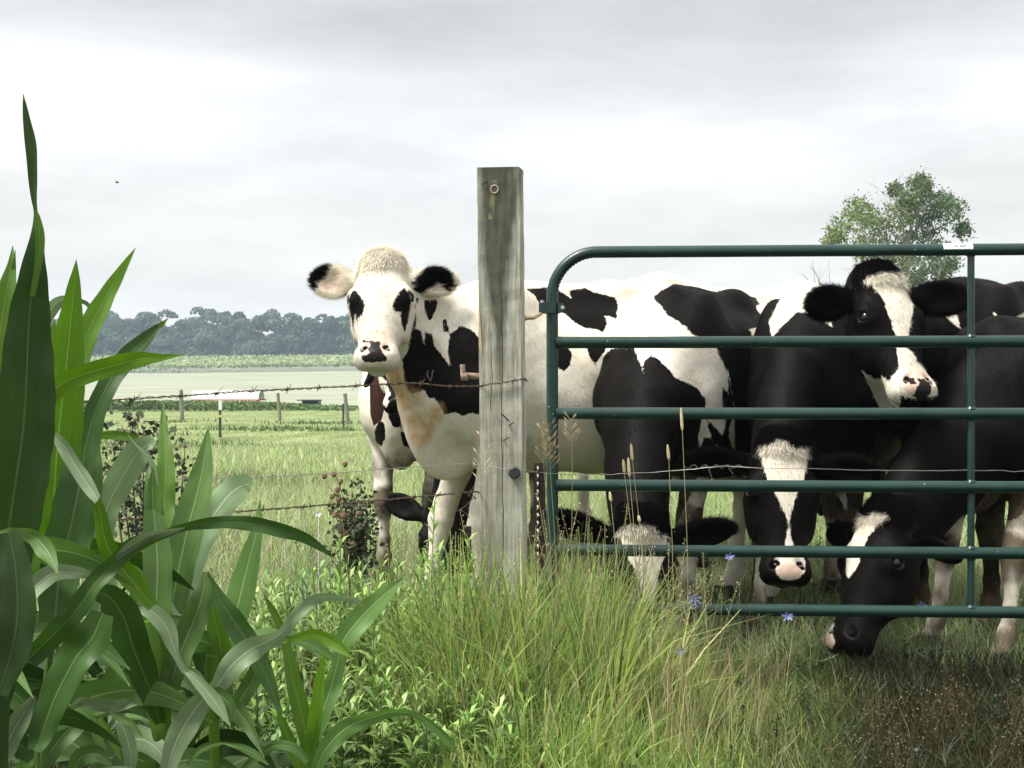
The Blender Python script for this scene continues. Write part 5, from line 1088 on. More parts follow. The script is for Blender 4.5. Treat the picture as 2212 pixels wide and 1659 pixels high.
corn_leaf(p, [(205, 1060), (217, 1110), (228, 1170), (252, 1215), (292, 1262), (330, 1310)], [16, 26, 36, 46, 40, 26], (2.28, 2.35), 'g', tone=1.0, roll=[40, 10, 0, 0, 0, 0])
corn_leaf(p, [(50, 985), (60, 1020), (75, 1055), (90, 1085)], [18, 22, 18, 4], 2.7, 'g')
corn_leaf(p, [(28, 1100), (55, 1098), (80, 1110), (100, 1130)], [14, 30, 26, 6], 2.75, 'd', tone=1.3)
corn_leaf(p, [(30, 1060), (60, 1085), (95, 1100), (140, 1120)], [4, 20, 24, 10], 2.8, 'p', tone=.7)
corn_leaf(p, [(210, 1255), (190, 1242), (160, 1237), (112, 1240), (67, 1278), (32, 1335), (10, 1390)], [5, 16, 26, 38, 42, 34, 3], (2.28, 2.1), 'p', roll=[30, 30, 20, 10, 10, 0, 0], tone=.72)
corn_leaf(p, K([(600, 760), (540, 900), (450, 1010), (370, 1150), (300, 1300), (240, 1470), (200, 1560)]), [50, 72, 78, 74, 62, 48, 30], (2.28, 2.22), 'd', tone=1.35, roll=15)
corn_leaf(p, [(125, 1340), (136, 1375), (140, 1420), (133, 1460), (115, 1495)], [14, 28, 34, 26, 3], 2.35, 'm')
corn_leaf(p, K([(20, 1600), (60, 1480), (120, 1370), (200, 1240)]), [36, 46, 44, 10], (2.2, 2.2), 'p', tone=.6)
# plant 3: central plant with the swollen yellow-green sheath
p = corn_plant(342, 2.6, 'corn plant with a swollen yellow green sheath and leaves fanning upward', K([(930, 1760), (925, 1600), (928, 1560), (925, 1450), (900, 1350), (880, 1200), (870, 1000), (860, 800)]), [20, 21, 25, 40, 36, 50, 66, 50], 'y')
corn_leaf(p, K([(930, 1590), (955, 1480), (935, 1380), (915, 1250), (890, 1100), (870, 900), (830, 700), (790, 540), (750, 480)]), [30, 34, 42, 60, 74, 66, 52, 30, 8], (2.6, 2.6), 'y', tone=.66, roll=10, ruffle=.03)
corn_leaf(p, K([(940, 1180), (960, 950), (1000, 700), (1050, 450), (1095, 250), (1150, 50), (1190, -150), (1212, -330)]), [50, 56, 62, 66, 70, 58, 32, 1], (2.65, 2.85), 'm', ruffle=.035, n=60, tone=1.1)
corn_leaf(p, K([(900, 1100), (905, 800), (915, 500), (905, 300), (885, 100), (865, -40), (868, -100)]), [46, 60, 62, 52, 34, 14, 1], (2.62, 2.75), 'm', ruffle=.035, tone=1.0)
corn_leaf(p, [(352, 1330), (350, 1180), (356, 1080), (358, 1000), (354, 930), (352, 870)], [40, 46, 44, 36, 20, 1], (2.8, 3.0), 'y', tone=.72)
corn_leaf(p, [(337, 1300), (333, 1190), (331, 1110), (329, 1050), (330, 1008)], [30, 46, 40, 20, 1], 2.7, 'm', tone=1.0)
corn_leaf(p, [(388, 1330), (396, 1270), (412, 1205), (440, 1150), (470, 1102), (500, 1065), (528, 1048), (543, 1052)], [30, 58, 66, 58, 58, 62, 46, 16], (2.7, 2.95), 'p', tone=1.0, vfold=.2, n=54)
corn_leaf(p, [(196, 1420), (212, 1330), (222, 1240), (220, 1160), (232, 1095), (262, 1035), (292, 985), (318, 962), (332, 966)], [20, 50, 60, 50, 54, 60, 60, 44, 8], (2.9, 2.85), 'p', tone=1.0, vfold=.22, ruffle=.07, n=54)
corn_leaf(p, [(276, 938), (292, 958), (318, 985), (332, 1010), (338, 1050)], [1, 5, 9, 12, 10], 2.82, 'p', tone=.95)
corn_leaf(p, [(338, 1180), (348, 1130), (362, 1095), (378, 1110), (384, 1150)], [14, 24, 22, 26, 20], 2.9, 'p', tone=.8)
corn_leaf(p, [(195, 948), (230, 940), (265, 942), (300, 950), (325, 958)], [10, 18, 20, 14, 4], 3.0, 'y', tone=.62)
corn_leaf(p, K([(740, 760), (800, 725), (880, 750), (960, 830), (1000, 930), (1030, 1010), (1075, 1090), (1120, 1130)]), [12, 22, 34, 38, 30, 16, 12, 6], (2.5, 2.45), 'p', tone=.78, roll=[30, 20, 5, 0, 10, 20, 30, 30])
corn_leaf(p, K([(1070, 1090), (1110, 1120), (1180, 1190), (1260, 1290), (1340, 1420)]), [6, 16, 26, 28, 1], (2.46, 2.42), 'p', tone=.9)
corn_leaf(p, K([(1185, 520), (1180, 640), (1120, 820), (1060, 960), (1010, 1110), (960, 1300)]), [5, 40, 56, 54, 46, 30], (2.66, 2.6), 'm', tone=.72)
corn_leaf(p, K([(560, 640), (640, 670), (720, 790), (770, 950), (830, 1100), (890, 1260), (930, 1400)]), [30, 58, 74, 70, 60, 44, 20], (2.42, 2.55), 'd', tone=1.15)
corn_leaf(p, [(60, 1425), (110, 1375), (165, 1318), (205, 1262), (248, 1216), (285, 1180), (330, 1160), (385, 1140), (440, 1131), (500, 1128), (558, 1134), (610, 1146), (655, 1160), (692, 1183), (727, 1209)],
          [40, 50, 44, 40, 36, 36, 24, 16, 24, 28, 32, 30, 24, 14, 1], (2.2, 2.35), 'd', roll=[20, 30, 0, -20, 10, 30, 50, 40, 10, 0, 0, 10, 10, 0, 0], n=90, tone=1.45, ruffle=.07)
corn_leaf(p, [(250, 1205), (285, 1178), (330, 1155), (375, 1146), (400, 1140)], [8, 22, 24, 12, 2], (2.24, 2.26), 'p', roll=35, tone=.62)
# plant 4: second stalk right of it
p = corn_plant(465, 2.75, 'slimmer corn plant with a pale leaf arching right over the weeds', K([(1248, 1760), (1245, 1500), (1240, 1300), (1235, 1150), (1240, 1000)]), [28, 28, 30, 40, 44], 'y')
corn_leaf(p, K([(1250, 1250), (1290, 1050), (1270, 900), (1230, 720), (1190, 520)]), [40, 46, 40, 30, 1], (2.75, 2.75), 'y', tone=.72, ruffle=.04)
corn_leaf(p, K([(1300, 1250), (1310, 1050), (1350, 850), (1400, 640), (1450, 440), (1490, 280), (1512, 100)]), [34, 46, 52, 58, 44, 24, 1], (2.78, 2.95), 'm', tone=1.15, ruffle=.035, vfold=.2)
corn_leaf(p, K([(1205, 520), (1260, 650), (1340, 780), (1430, 920), (1510, 1050), (1570, 1180), (1610, 1290), (1650, 1350)]), [5, 26, 44, 50, 40, 28, 14, 2], (2.7, 2.65), 'd', tone=1.3)
corn_leaf(p, K([(965, 1700), (1010, 1540), (1090, 1380), (1180, 1260), (1260, 1180), (1350, 1060), (1460, 970), (1560, 920), (1640, 870), (1720, 770), (1810, 690), (1900, 665), (2000, 672), (2070, 690), (2115, 722)]),
          [28, 46, 56, 50, 40, 52, 52, 36, 28, 26, 24, 18, 12, 14, 2], (2.45, 2.7), 'p', roll=[0, 10, 10, 30, 30, 0, 0, 40, 30, 10, 20, 30, 40, 0, 0], n=80, tone=.78)
corn_leaf(p, K([(1540, 925), (1600, 905), (1680, 912), (1760, 890), (1840, 885), (1950, 940), (2055, 1025)]), [14, 20, 14, 18, 26, 26, 1], (2.62, 2.55), 'y', tone=.8, roll=20)
corn_leaf(p, K([(1330, 1420), (1400, 1260), (1460, 1160), (1510, 1060), (1560, 960)]), [20, 34, 38, 30, 10], 2.72, 'm', tone=.95)
corn_leaf(p, K([(1220, 1250), (1260, 1230), (1330, 1290), (1340, 1400)]), [20, 30, 26, 3], 2.5, 'm')
corn_leaf(p, K([(1190, 1240), (1150, 1150), (1110, 1100), (1080, 1095)]), [24, 26, 18, 3], 2.5, 'p', tone=.8)
corn_leaf(p, K([(1200, 1150), (1170, 1000), (1150, 880), (1165, 800)]), [26, 40, 34, 8], 2.85, 'd', tone=1.2)
# plant 5: young one further right
p = corn_plant(668, 2.85, 'young yellow green corn plant at the right end of the row', K([(1790, 1780), (1795, 1600), (1800, 1450)]), [24, 28, 30], 'y')
corn_leaf(p, K([(1790, 1560), (1760, 1380), (1710, 1180), (1670, 980), (1630, 840), (1570, 720), (1530, 650)]), [26, 38, 34, 22, 18, 12, 1], (2.85, 2.9), 'y', tone=.72)
corn_leaf(p, K([(1800, 1560), (1825, 1400), (1845, 1250), (1860, 1120), (1885, 970)]), [26, 30, 26, 18, 1], (2.84, 2.8), 'y', tone=1.1)
corn_leaf(p, K([(1820, 1500), (1870, 1340), (1920, 1200), (1960, 1050), (1990, 930), (2060, 830), (2150, 730), (2260, 630), (2350, 555)]), [28, 38, 42, 30, 40, 50, 48, 28, 1], (2.85, 3.0), 'm', tone=1.15, ruffle=.05, n=60, roll=[0, 0, 10, 40, 10, 0, 0, 0, 0])
corn_leaf(p, K([(1830, 1690), (1880, 1570), (1960, 1470), (2060, 1400), (2180, 1360), (2260, 1335), (2400, 1345), (2520, 1420), (2600, 1500), (2665, 1590)]), [20, 34, 42, 36, 26, 14, 14, 18, 16, 1], (2.75, 2.8), 'm', tone=1.1, roll=[0, 0, 0, 10, 30, 50, 30, 10, 0, 0], n=60)
corn_leaf(p, K([(1600, 1300), (1650, 1420), (1690, 1530), (1745, 1660)]), [1, 20, 26, 24], 2.8, 'g', tone=1.1)
corn_leaf(p, K([(1790, 1620), (1700, 1540), (1600, 1530), (1500, 1590), (1400, 1670)]), [16, 20, 18, 20, 8], 2.7, 'm', tone=1.0)
# low leaves and suckers between the stalks
p = corn_plant(232, 2.5, 'low corn seedling with short pale leaves between the taller stalks', K([(640, 1900), (640, 1600)]), [16, 12], 'm')
corn_leaf(p, K([(630, 1700), (560, 1450), (480, 1330), (400, 1290)]), [14, 20, 20, 3], 2.5, 'm')
corn_leaf(p, K([(400, 1325), (470, 1275), (560, 1290), (660, 1300), (740, 1280), (800, 1290)]), [6, 22, 26, 26, 22, 2], 2.45, 'p', roll=20, tone=.75)
corn_leaf(p, K([(740, 1720), (760, 1600), (735, 1480), (700, 1400), (672, 1375)]), [20, 28, 32, 24, 6], 2.5, 'p', tone=.95, ruffle=.12)
corn_leaf(p, K([(575, 1370), (620, 1440), (670, 1530), (705, 1620)]), [10, 16, 14, 2], 2.4, 'y', tone=1.0)
corn_leaf(p, K([(620, 1300), (680, 1360), (760, 1400), (830, 1480)]), [6, 14, 14, 2], 2.45, 'm')
corn_leaf(p, K([(420, 1700), (470, 1600), (560, 1580), (650, 1640)]), [20, 40, 36, 6], 2.4, 'm', tone=.9)
corn_leaf(p, K([(1090, 1640), (1150, 1560), (1230, 1525), (1320, 1512)]), [8, 14, 16, 2], 2.6, 'm')
corn_leaf(p, K([(1300, 1515), (1400, 1540), (1480, 1580), (1560, 1640)]), [3, 14, 16, 3], 2.6, 'm')
# further plants of the row, generated
def auto_plant(x, y, h, seed, lab, kinds='gmdd'):
    rs = np.random.default_rng(seed); r = empty('corn_plant', (x, y, 0), lab, 'corn plant', 'corn plants along the left edge')
    b = MB(); b.tube(spline([(x, y, -.05), (x + .01, y, h * .5), (x, y, h * .8)], 12), np.linspace(.013, .007, 12), 9); o = b.build('stalk', CM['m'], r)
    a = o.data.attributes.new('tone', 'FLOAT', 'POINT'); a.data.foreach_set('value', np.ones(len(o.data.vertices), np.float32))
    for k in range(8):
        z = h * (.12 + .68 * k / 7); az = (k % 2) * math.pi + rs.normal() * .5; L = rs.uniform(.4, .62); st = rs.uniform(.5, 1.15); d = np.array([math.cos(az), math.sin(az) * .6, 0]); pts = []
        for t in np.linspace(0, 1, 9): pts.append(np.array([x, y, z]) + d * L * t * .8 + np.array([0, 0, L * (st * t - (st * .75 + .15) * t * t)]))
        px = [(1106 + q[0] / q[1] * F, HZ - (q[2] - CH) / q[1] * F) for q in pts]; ys_ = [q[1] for q in pts]; wm = rs.uniform(.045, .07)
        corn_leaf(r, px, [wm * s_ * F / y for s_ in (.5, .85, 1, 1, .95, .8, .6, .35, .02)], ys_, kinds[rs.integers(len(kinds))], roll=rs.uniform(-45, 45), n=34, ruffle=.08, tone=rs.uniform(.8, 1.3))
for i, (u, y, h, lab) in enumerate(((-60, 2.6, .8, 'corn plant cut by the left edge behind the tallest one'), (-110, 2.3, .9, 'corn plant mostly outside the left edge'))):
    auto_plant((u - 1106) / F * y, y, h, 60 + i, lab)
for i, (u, y, h, lab) in enumerate(((75, 2.5, .46, 'stunted corn plant low in the left corner'), (215, 2.7, .50, 'stunted corn plant in the shade between the two tallest stalks'), (405, 2.85, .42, 'stunted corn plant just right of the swollen stalk'))):
    auto_plant((u - 1106) / F * y, y, h, 80 + i, lab, 'mmpd')

# ------------------------------------------------------------------ grasses and weeds
GR = foliage('grass_blades', trans=.42, jitter=.18, scale=1.1, rough=.5); WEED = foliage('weed_leaves', trans=.28, jitter=.15, scale=2., rough=.5)
grs = np.random.default_rng(33)
def blade_mesh(X, Y, H_, W_, colr, segs=3, lean=.35, curl=.5, az=None, z0=None, face=None):
    n = len(X); rs = grs; a = rs.uniform(0, 2 * math.pi, n) if az is None else az; ln = np.abs(rs.normal(size=n)) * lean; cu = np.abs(rs.normal(size=n)) * curl
    dx, dy = np.cos(a), np.sin(a); fa = rs.uniform(0, math.pi, n); wx, wy = np.cos(fa), np.sin(fa) * .5; z0 = (zt(X, Y) if z0 is None else z0) - .01; V = []
    for k in range(segs + 1):
        t = k / segs; r = H_ * (ln * t + cu * t * t * .8); z = z0 + H_ * t * np.sqrt(np.clip(1 - (ln * .6) ** 2, .2, 1)) - H_ * cu * t ** 3 * .35; w = W_ * (1, .85, .6, .1)[k] if segs == 3 else W_ * (1, .7, .1)[k]
        V += [np.stack([X + dx * r - wx * w, Y + dy * r - wy * w, z], 1), np.stack([X + dx * r + wx * w, Y + dy * r + wy * w, z], 1)]
    V = np.stack(V, 1).reshape(-1, 3); m = 2 * (segs + 1); b = np.arange(n)[:, None] * m; Q = np.concatenate([b + np.array([[2 * k, 2 * k + 1, 2 * k + 3, 2 * k + 2]]) for k in range(segs)], 0)
    g_ = np.linspace(.55, 1.12, segs + 1).repeat(2)[None, :, None] if False else np.ones((1, m, 1))
    return V, Q, (colr[:, None, :] * g_).reshape(-1, 3)
def join(parts):
    V, Q, C_ = [], [], []; o = 0
    for v, q, c_ in parts: V.append(v); Q.append(q + o); C_.append(c_); o += len(v)
    return np.vstack(V), np.vstack(Q), np.vstack(C_)
PAL = np.array([(.28, .42, .08), (.42, .54, .13), (.16, .28, .055), (.54, .62, .22), (.62, .57, .30), (.10, .17, .045), (.33, .48, .17)])
def pick(n, p, jit=.42, pal=PAL): p = np.array(p, float); c = pal[grs.choice(len(pal), n, p=p / p.sum())]; return np.clip(c * grs.uniform(1 - jit, 1 + jit, (n, 1)), 0, 1)
def uof(x, y): return 1106 + x / y * F
# tall grass round the post and under the hinge end of the gate
def near_grass():
    parts = []
    n = 48000; u = grs.uniform(380, 2900, n); y = grs.uniform(2.95, 4.45, n); x = (u - 1106) / F * y
    hp = np.interp(u, [380, 560, 800, 900, 1020, 1180, 1290, 1380, 1470, 1580, 1700, 2300], [.34, .38, .44, .52, .62, .64, .56, .44, .30, .17, .11, .09])
    yr = np.interp(y, [2.95, 3.2, 3.42, 3.6, 4.1, 4.25, 4.45], [.34, .50, .82, 1., .95, .8, .45]); patch = .82 + .3 * np.sin(x * 7 + 1.3 * np.sin(y * 9)) * np.sin(y * 6.1 + 2)
    h = hp * yr * patch * grs.uniform(.40, 1.10, n); keep = grs.random(n) < np.interp(u, [380, 700, 900, 1500, 1700, 2300], [.35, .5, 1, .95, .65, .55]); x, y, u, h = x[keep], y[keep], u[keep], h[keep]; n = len(x)
    right = np.clip((u - 1580) / 330, 0, 1) * np.clip((4.5 - y) / .3, .3, 1); c1 = pick(n, (3, 4, 2, 2.6, 1.0, 1, 2)); c2 = pick(n, (1, .5, 2.0, .2, .9, 3, .5)) * np.array([.19, .155, .15]); c = c1 * (1 - right[:, None]) + c2 * right[:, None]  # toward lower right, cow shade and vignette are put into the blade colours
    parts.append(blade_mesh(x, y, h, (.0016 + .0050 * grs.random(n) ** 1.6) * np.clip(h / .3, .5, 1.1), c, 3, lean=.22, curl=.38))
    # short understorey everywhere in front
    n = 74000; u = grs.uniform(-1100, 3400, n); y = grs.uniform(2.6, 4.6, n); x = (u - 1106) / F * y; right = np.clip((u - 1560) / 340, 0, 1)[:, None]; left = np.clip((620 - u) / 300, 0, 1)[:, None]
    c1 = pick(n, (2, 1.5, 3, .6, .8, 3, 1)); c2 = pick(n, (1, .3, 2, .1, 1.3, 3, .3)) * np.array([.17, .14, .14]); c = c1 * (1 - right) + c2 * right; c = c * (1 - left * .45)  # corner shade and vignette painted into understorey colours, right and left
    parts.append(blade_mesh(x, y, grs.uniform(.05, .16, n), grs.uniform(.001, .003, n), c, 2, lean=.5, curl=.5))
    n = 2300; u = grs.uniform(960, 1330, n); y = grs.uniform(3.32, 3.67, n); x = (u - 1106) / F * y; keep = grs.random(n) < .35 + .65 * (np.sin(u * .045) > -.2); x, y = x[keep], y[keep]; n = len(x)
    parts.append(blade_mesh(x, y, grs.uniform(.25, .66, n), .0014 + .0046 * grs.random(n) ** 1.6, pick(n, (3, 4, 2.5, 3.4, 1.6, 2.2, 2.5)), 3, lean=.17, curl=.34))
    # dry stems
    n = 950; u = grs.uniform(500, 1700, n); y = grs.uniform(3.1, 4.3, n); x = (u - 1106) / F * y
    h = np.interp(u, [500, 900, 1200, 1500, 1700], [.35, .45, .6, .4, .25]) * grs.uniform(.6, 1.1, n); parts.append(blade_mesh(x, y, h, grs.uniform(.0008, .0016, n), np.array([(.55, .46, .27)]) * grs.uniform(.5, 1.2, (n, 1)), 3, lean=.18, curl=.15))
    n = 170; u = grs.uniform(860, 1520, n); y = grs.uniform(3.2, 4.1, n); x = (u - 1106) / F * y    # bleached broad blades
    parts.append(blade_mesh(x, y, grs.uniform(.25, .42, n), grs.uniform(.003, .0045, n), np.array([(.58, .50, .28)]) * grs.uniform(.7, 1.1, (n, 1)), 3, lean=.15, curl=.25))
    # seed heads of the wild grasses: thin stems with small spikelets
    for k in range(150):
        u = grs.uniform(840, 1560); y = grs.uniform(3.35, 4.15); x = (u - 1106) / F * y; H0 = np.interp(u, [840, 1100, 1300, 1560], [.50, .66, .66, .44]) * grs.uniform(.7, 1.12); a = grs.uniform(-.22, .22) * H0
        st = np.array([[x, y, 0], [x + a * .3, y, H0 * .5], [x + a * .7, y, H0 * .8], [x + a, y, H0]]); V = np.concatenate([np.stack([q + [-.0009, 0, 0], q + [.0009, 0, 0]]) for q in st]); parts.append((V, np.array([[0, 1, 3, 2], [2, 3, 5, 4], [4, 5, 7, 6]]), np.tile(np.array([.45, .42, .22]), (8, 1))))
        m = 16; t = grs.uniform(.80, 1.02, m); C = st[0] + np.stack([a * t ** 1.5, 0 * t, H0 * t], 1) + grs.normal(size=(m, 3)) * [.005, .005, .003]; d = np.array([a * .5 / H0, 0, 1.]); v, q = quads_at(C, grs.uniform(.004, .008, m), grs, spread=1, aspect=.28); parts.append((v, q, np.repeat(np.array([(.62, .54, .33)]) * grs.uniform(.6, 1.15, (m, 1)), 4, 0)))
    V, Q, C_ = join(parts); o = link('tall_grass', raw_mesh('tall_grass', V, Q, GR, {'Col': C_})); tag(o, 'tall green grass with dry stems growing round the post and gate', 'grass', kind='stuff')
near_grass()
def pasture():
    parts = []
    for (y0, y1, n, hh, ww, uw) in ((4.4, 7.5, 74000, .13, .0028, 2100), (7.5, 14, 86000, .17, .005, 1800), (14, 30, 70000, .20, .010, 1600), (30, 66, 32000, .2, .02, 1450)):
        y = y0 * (y1 / y0) ** grs.random(n); u = 1106 + grs.uniform(-uw, uw, n); x = (u - 1106) / F * y; pt = np.sin(x * .9 + 2 * np.sin(y * .35)) * np.sin(y * .5 + 1.2 * np.sin(x * .7))
        graz = np.clip((y - 17) / 8, 0, 1); pt = pt * (1 - .8 * graz); h = hh * grs.uniform(.4, 1.25, n) * (1 + .35 * pt) * (1 - .72 * graz)
        c = pick(n, (3, 4, 1.0, 5, 2.2, .5, 2.2)) * (.98 + .12 * pt[:, None]); c = c * (1 - .22 * graz[:, None]); c[:, 2] *= 1.45
        shade = 1 - .0 * u; parts.append(blade_mesh(x, y, h, grs.uniform(.4, 1, n) * ww, np.clip(c, 0, .75), 2, lean=.4, curl=.5))
    n = 2600; y = 6 * (18 / 6) ** grs.random(n); x = grs.uniform(-.43, .1, n) * y; parts.append(blade_mesh(x, y, grs.uniform(.25, .45, n), .0010 * y / 5, np.array([(.50, .45, .28)]) * grs.uniform(.7, 1.1, (n, 1)), 2, lean=.18, curl=.2))
    # darker clumps and cow pats far out
    for k in range(26):
        cx, cy = grs.uniform(-.42, -.12), grs.uniform(12, 44); m = 130; x = cx * cy + grs.normal(size=m) * .35 * cy / 15; y = cy + grs.normal(size=m) * .25; parts.append(blade_mesh(x, y, grs.uniform(.06, .22, m), .006 * cy / 12 * np.ones(m), np.array([(.09, .14, .04)]) * grs.uniform(.7, 1.3, (m, 1)), 2, lean=.5))
    V, Q, C_ = join(parts); o = link('pasture_grass', raw_mesh('pasture_grass', V, Q, GR, {'Col': C_})); tag(o, 'light green grazed pasture grass stretching away behind the cows and fence', 'grass', kind='stuff')
pasture()
def leafy(x, y, h, rs, c, n=26, L=.055, tip=True, w=.16, droop=.3):
    """an upright stem with lance leaves spiralling up it -> arrays"""
    lean = rs.normal(size=2) * .10; t = np.linspace(.12, 1, n); z = h * t; cx = x + lean[0] * h * t ** 1.5; cy = y + lean[1] * h * t ** 1.5; a = np.arange(n) * 2.4 + rs.uniform(0, 6)
    ll = L * (1.15 - .55 * t ** 2) * rs.uniform(.75, 1.2, n); el = np.radians(10 + 48 * t) + rs.normal(size=n) * .2; z0 = float(zt(x, y)); V, Cc = [], []
    d = np.stack([np.cos(a) * np.cos(el), np.sin(a) * np.cos(el), np.sin(el)], 1); s_ = np.stack([-np.sin(a), np.cos(a), np.zeros(n)], 1); p = np.stack([cx, cy, z0 + z], 1)
    ww = (ll * w)[:, None]; l_ = ll[:, None]; q1 = p + d * l_ * .45; q2 = p + d * l_ - np.array([0, 0, 1]) * l_ * droop
    V = np.stack([p - s_ * ww * .3, p + s_ * ww * .3, q1 + s_ * ww, q1 - s_ * ww, q2], 1); Q = np.array([[0, 1, 2, 3], [3, 2, 4, 4]])[None] + np.arange(n)[:, None, None] * 5
    cc = np.repeat((c[None] * (1 + (.9 * np.clip((t - .86) / .14, 0, 1) if tip else 0 * t)[:, None])) * rs.uniform(.8, 1.2, (n, 1)), 5, 0)
    st = np.stack([cx, cy, z0 + z], 1); k = 6; ix = np.linspace(0, n - 1, k).astype(int); sp = np.vstack([[x, y, z0 - .01], st[ix]]); sv, sq = [], []
    for i, q in enumerate(sp): sv += [q + [-.0016, 0, 0], q + [.0016, 0, 0]]
    for i in range(k): sq.append([2 * i, 2 * i + 1, 2 * i + 3, 2 * i + 2])
    return [(V.reshape(-1, 3), Q.reshape(-1, 4), cc), (np.array(sv), np.array(sq), np.repeat(c[None] * .9, len(sv), 0))]
def tri_clean(Q): return Q
def mesh_from(parts, name, mat, org=None):
    V, Q, C_ = join(parts); bad = Q[:, 2] == Q[:, 3]
    me = bpy.data.meshes.new(name); org = np.zeros(3) if org is None else np.array(org)
    Vf = (V - org).astype(np.float32); me.vertices.add(len(Vf)); me.vertices.foreach_set('co', Vf.ravel()); sizes = np.where(bad, 3, 4); order = np.concatenate([q[:3] if b_ else q for q, b_ in zip(Q, bad)]).astype(np.int32)
    me.loops.add(len(order)); me.loops.foreach_set('vertex_index', order); me.polygons.add(len(Q)); me.polygons.foreach_set('loop_start', np.r_[0, np.cumsum(sizes)[:-1]].astype(np.int32)); me.polygons.foreach_set('loop_total', sizes.astype(np.int32)); me.update(calc_edges=True)
    a = me.attributes.new('Col', 'FLOAT_COLOR', 'POINT'); a.data.foreach_set('color', np.c_[C_, np.ones(len(C_))].astype(np.float32).ravel()); me.materials.append(mat); return me
def undergrowth():
    rs = np.random.default_rng(41); parts = []
    for i in range(430):        # leafy weeds left of the post
        u = rs.uniform(520, 1150); y = rs.uniform(3.0, 4.15); x = (u - 1106) / F * y
        if rs.random() > np.interp(u, [520, 600, 1000, 1150], [.6, 1, 1, .25]): continue
        h = np.interp(y, [3.0, 3.4, 3.8, 4.15], [.16, .27, .40, .44]) * rs.uniform(.7, 1.12) * np.interp(u, [520, 700, 1100], [.95, 1, 1.02])
        c = np.array([(.15, .25, .06), (.19, .30, .08), (.11, .19, .065), (.23, .33, .10)][rs.integers(4)]); parts += leafy(x, y, h, rs, c, n=int(12 + 34 * h), L=rs.uniform(.065, .10), w=.11)
    for i in range(200):        # low clover and ground weeds at the bottom right and under the maize
        u = rs.uniform(-100, 2300); y = rs.uniform(2.9, 4.5); x = (u - 1106) / F * y; 
        c = np.array([.05, .095, .03]) * rs.uniform(.6, 1.4) * (.5 if u > 1450 or u < 600 else 1); parts += leafy(x, y, rs.uniform(.05, .12), rs, c, n=12, L=.03, tip=False, w=.3)  # leaf colour halved near both lower corners, as painted shade
    for i in range(70):         # rank weeds in the shade of the maize
        u = rs.uniform(0, 560); y = rs.uniform(3.0, 3.6); x = (u - 1106) / F * y; parts += leafy(x, y, rs.uniform(.15, .4), rs, np.array([.06, .11, .035]), n=18, L=.06)
    for i in range(130):        # further out behind the fence
        y = rs.uniform(4.4, 9); x = rs.uniform(-.30, .42) * y; parts += leafy(x, y, rs.uniform(.12, .3), rs, np.array([.12, .19, .06]), n=14, L=.05)
    o = link('undergrowth', mesh_from(parts, 'undergrowth', WEED)); tag(o, 'dense low leafy weeds filling the ground between corn and post', 'undergrowth', kind='stuff')
undergrowth()
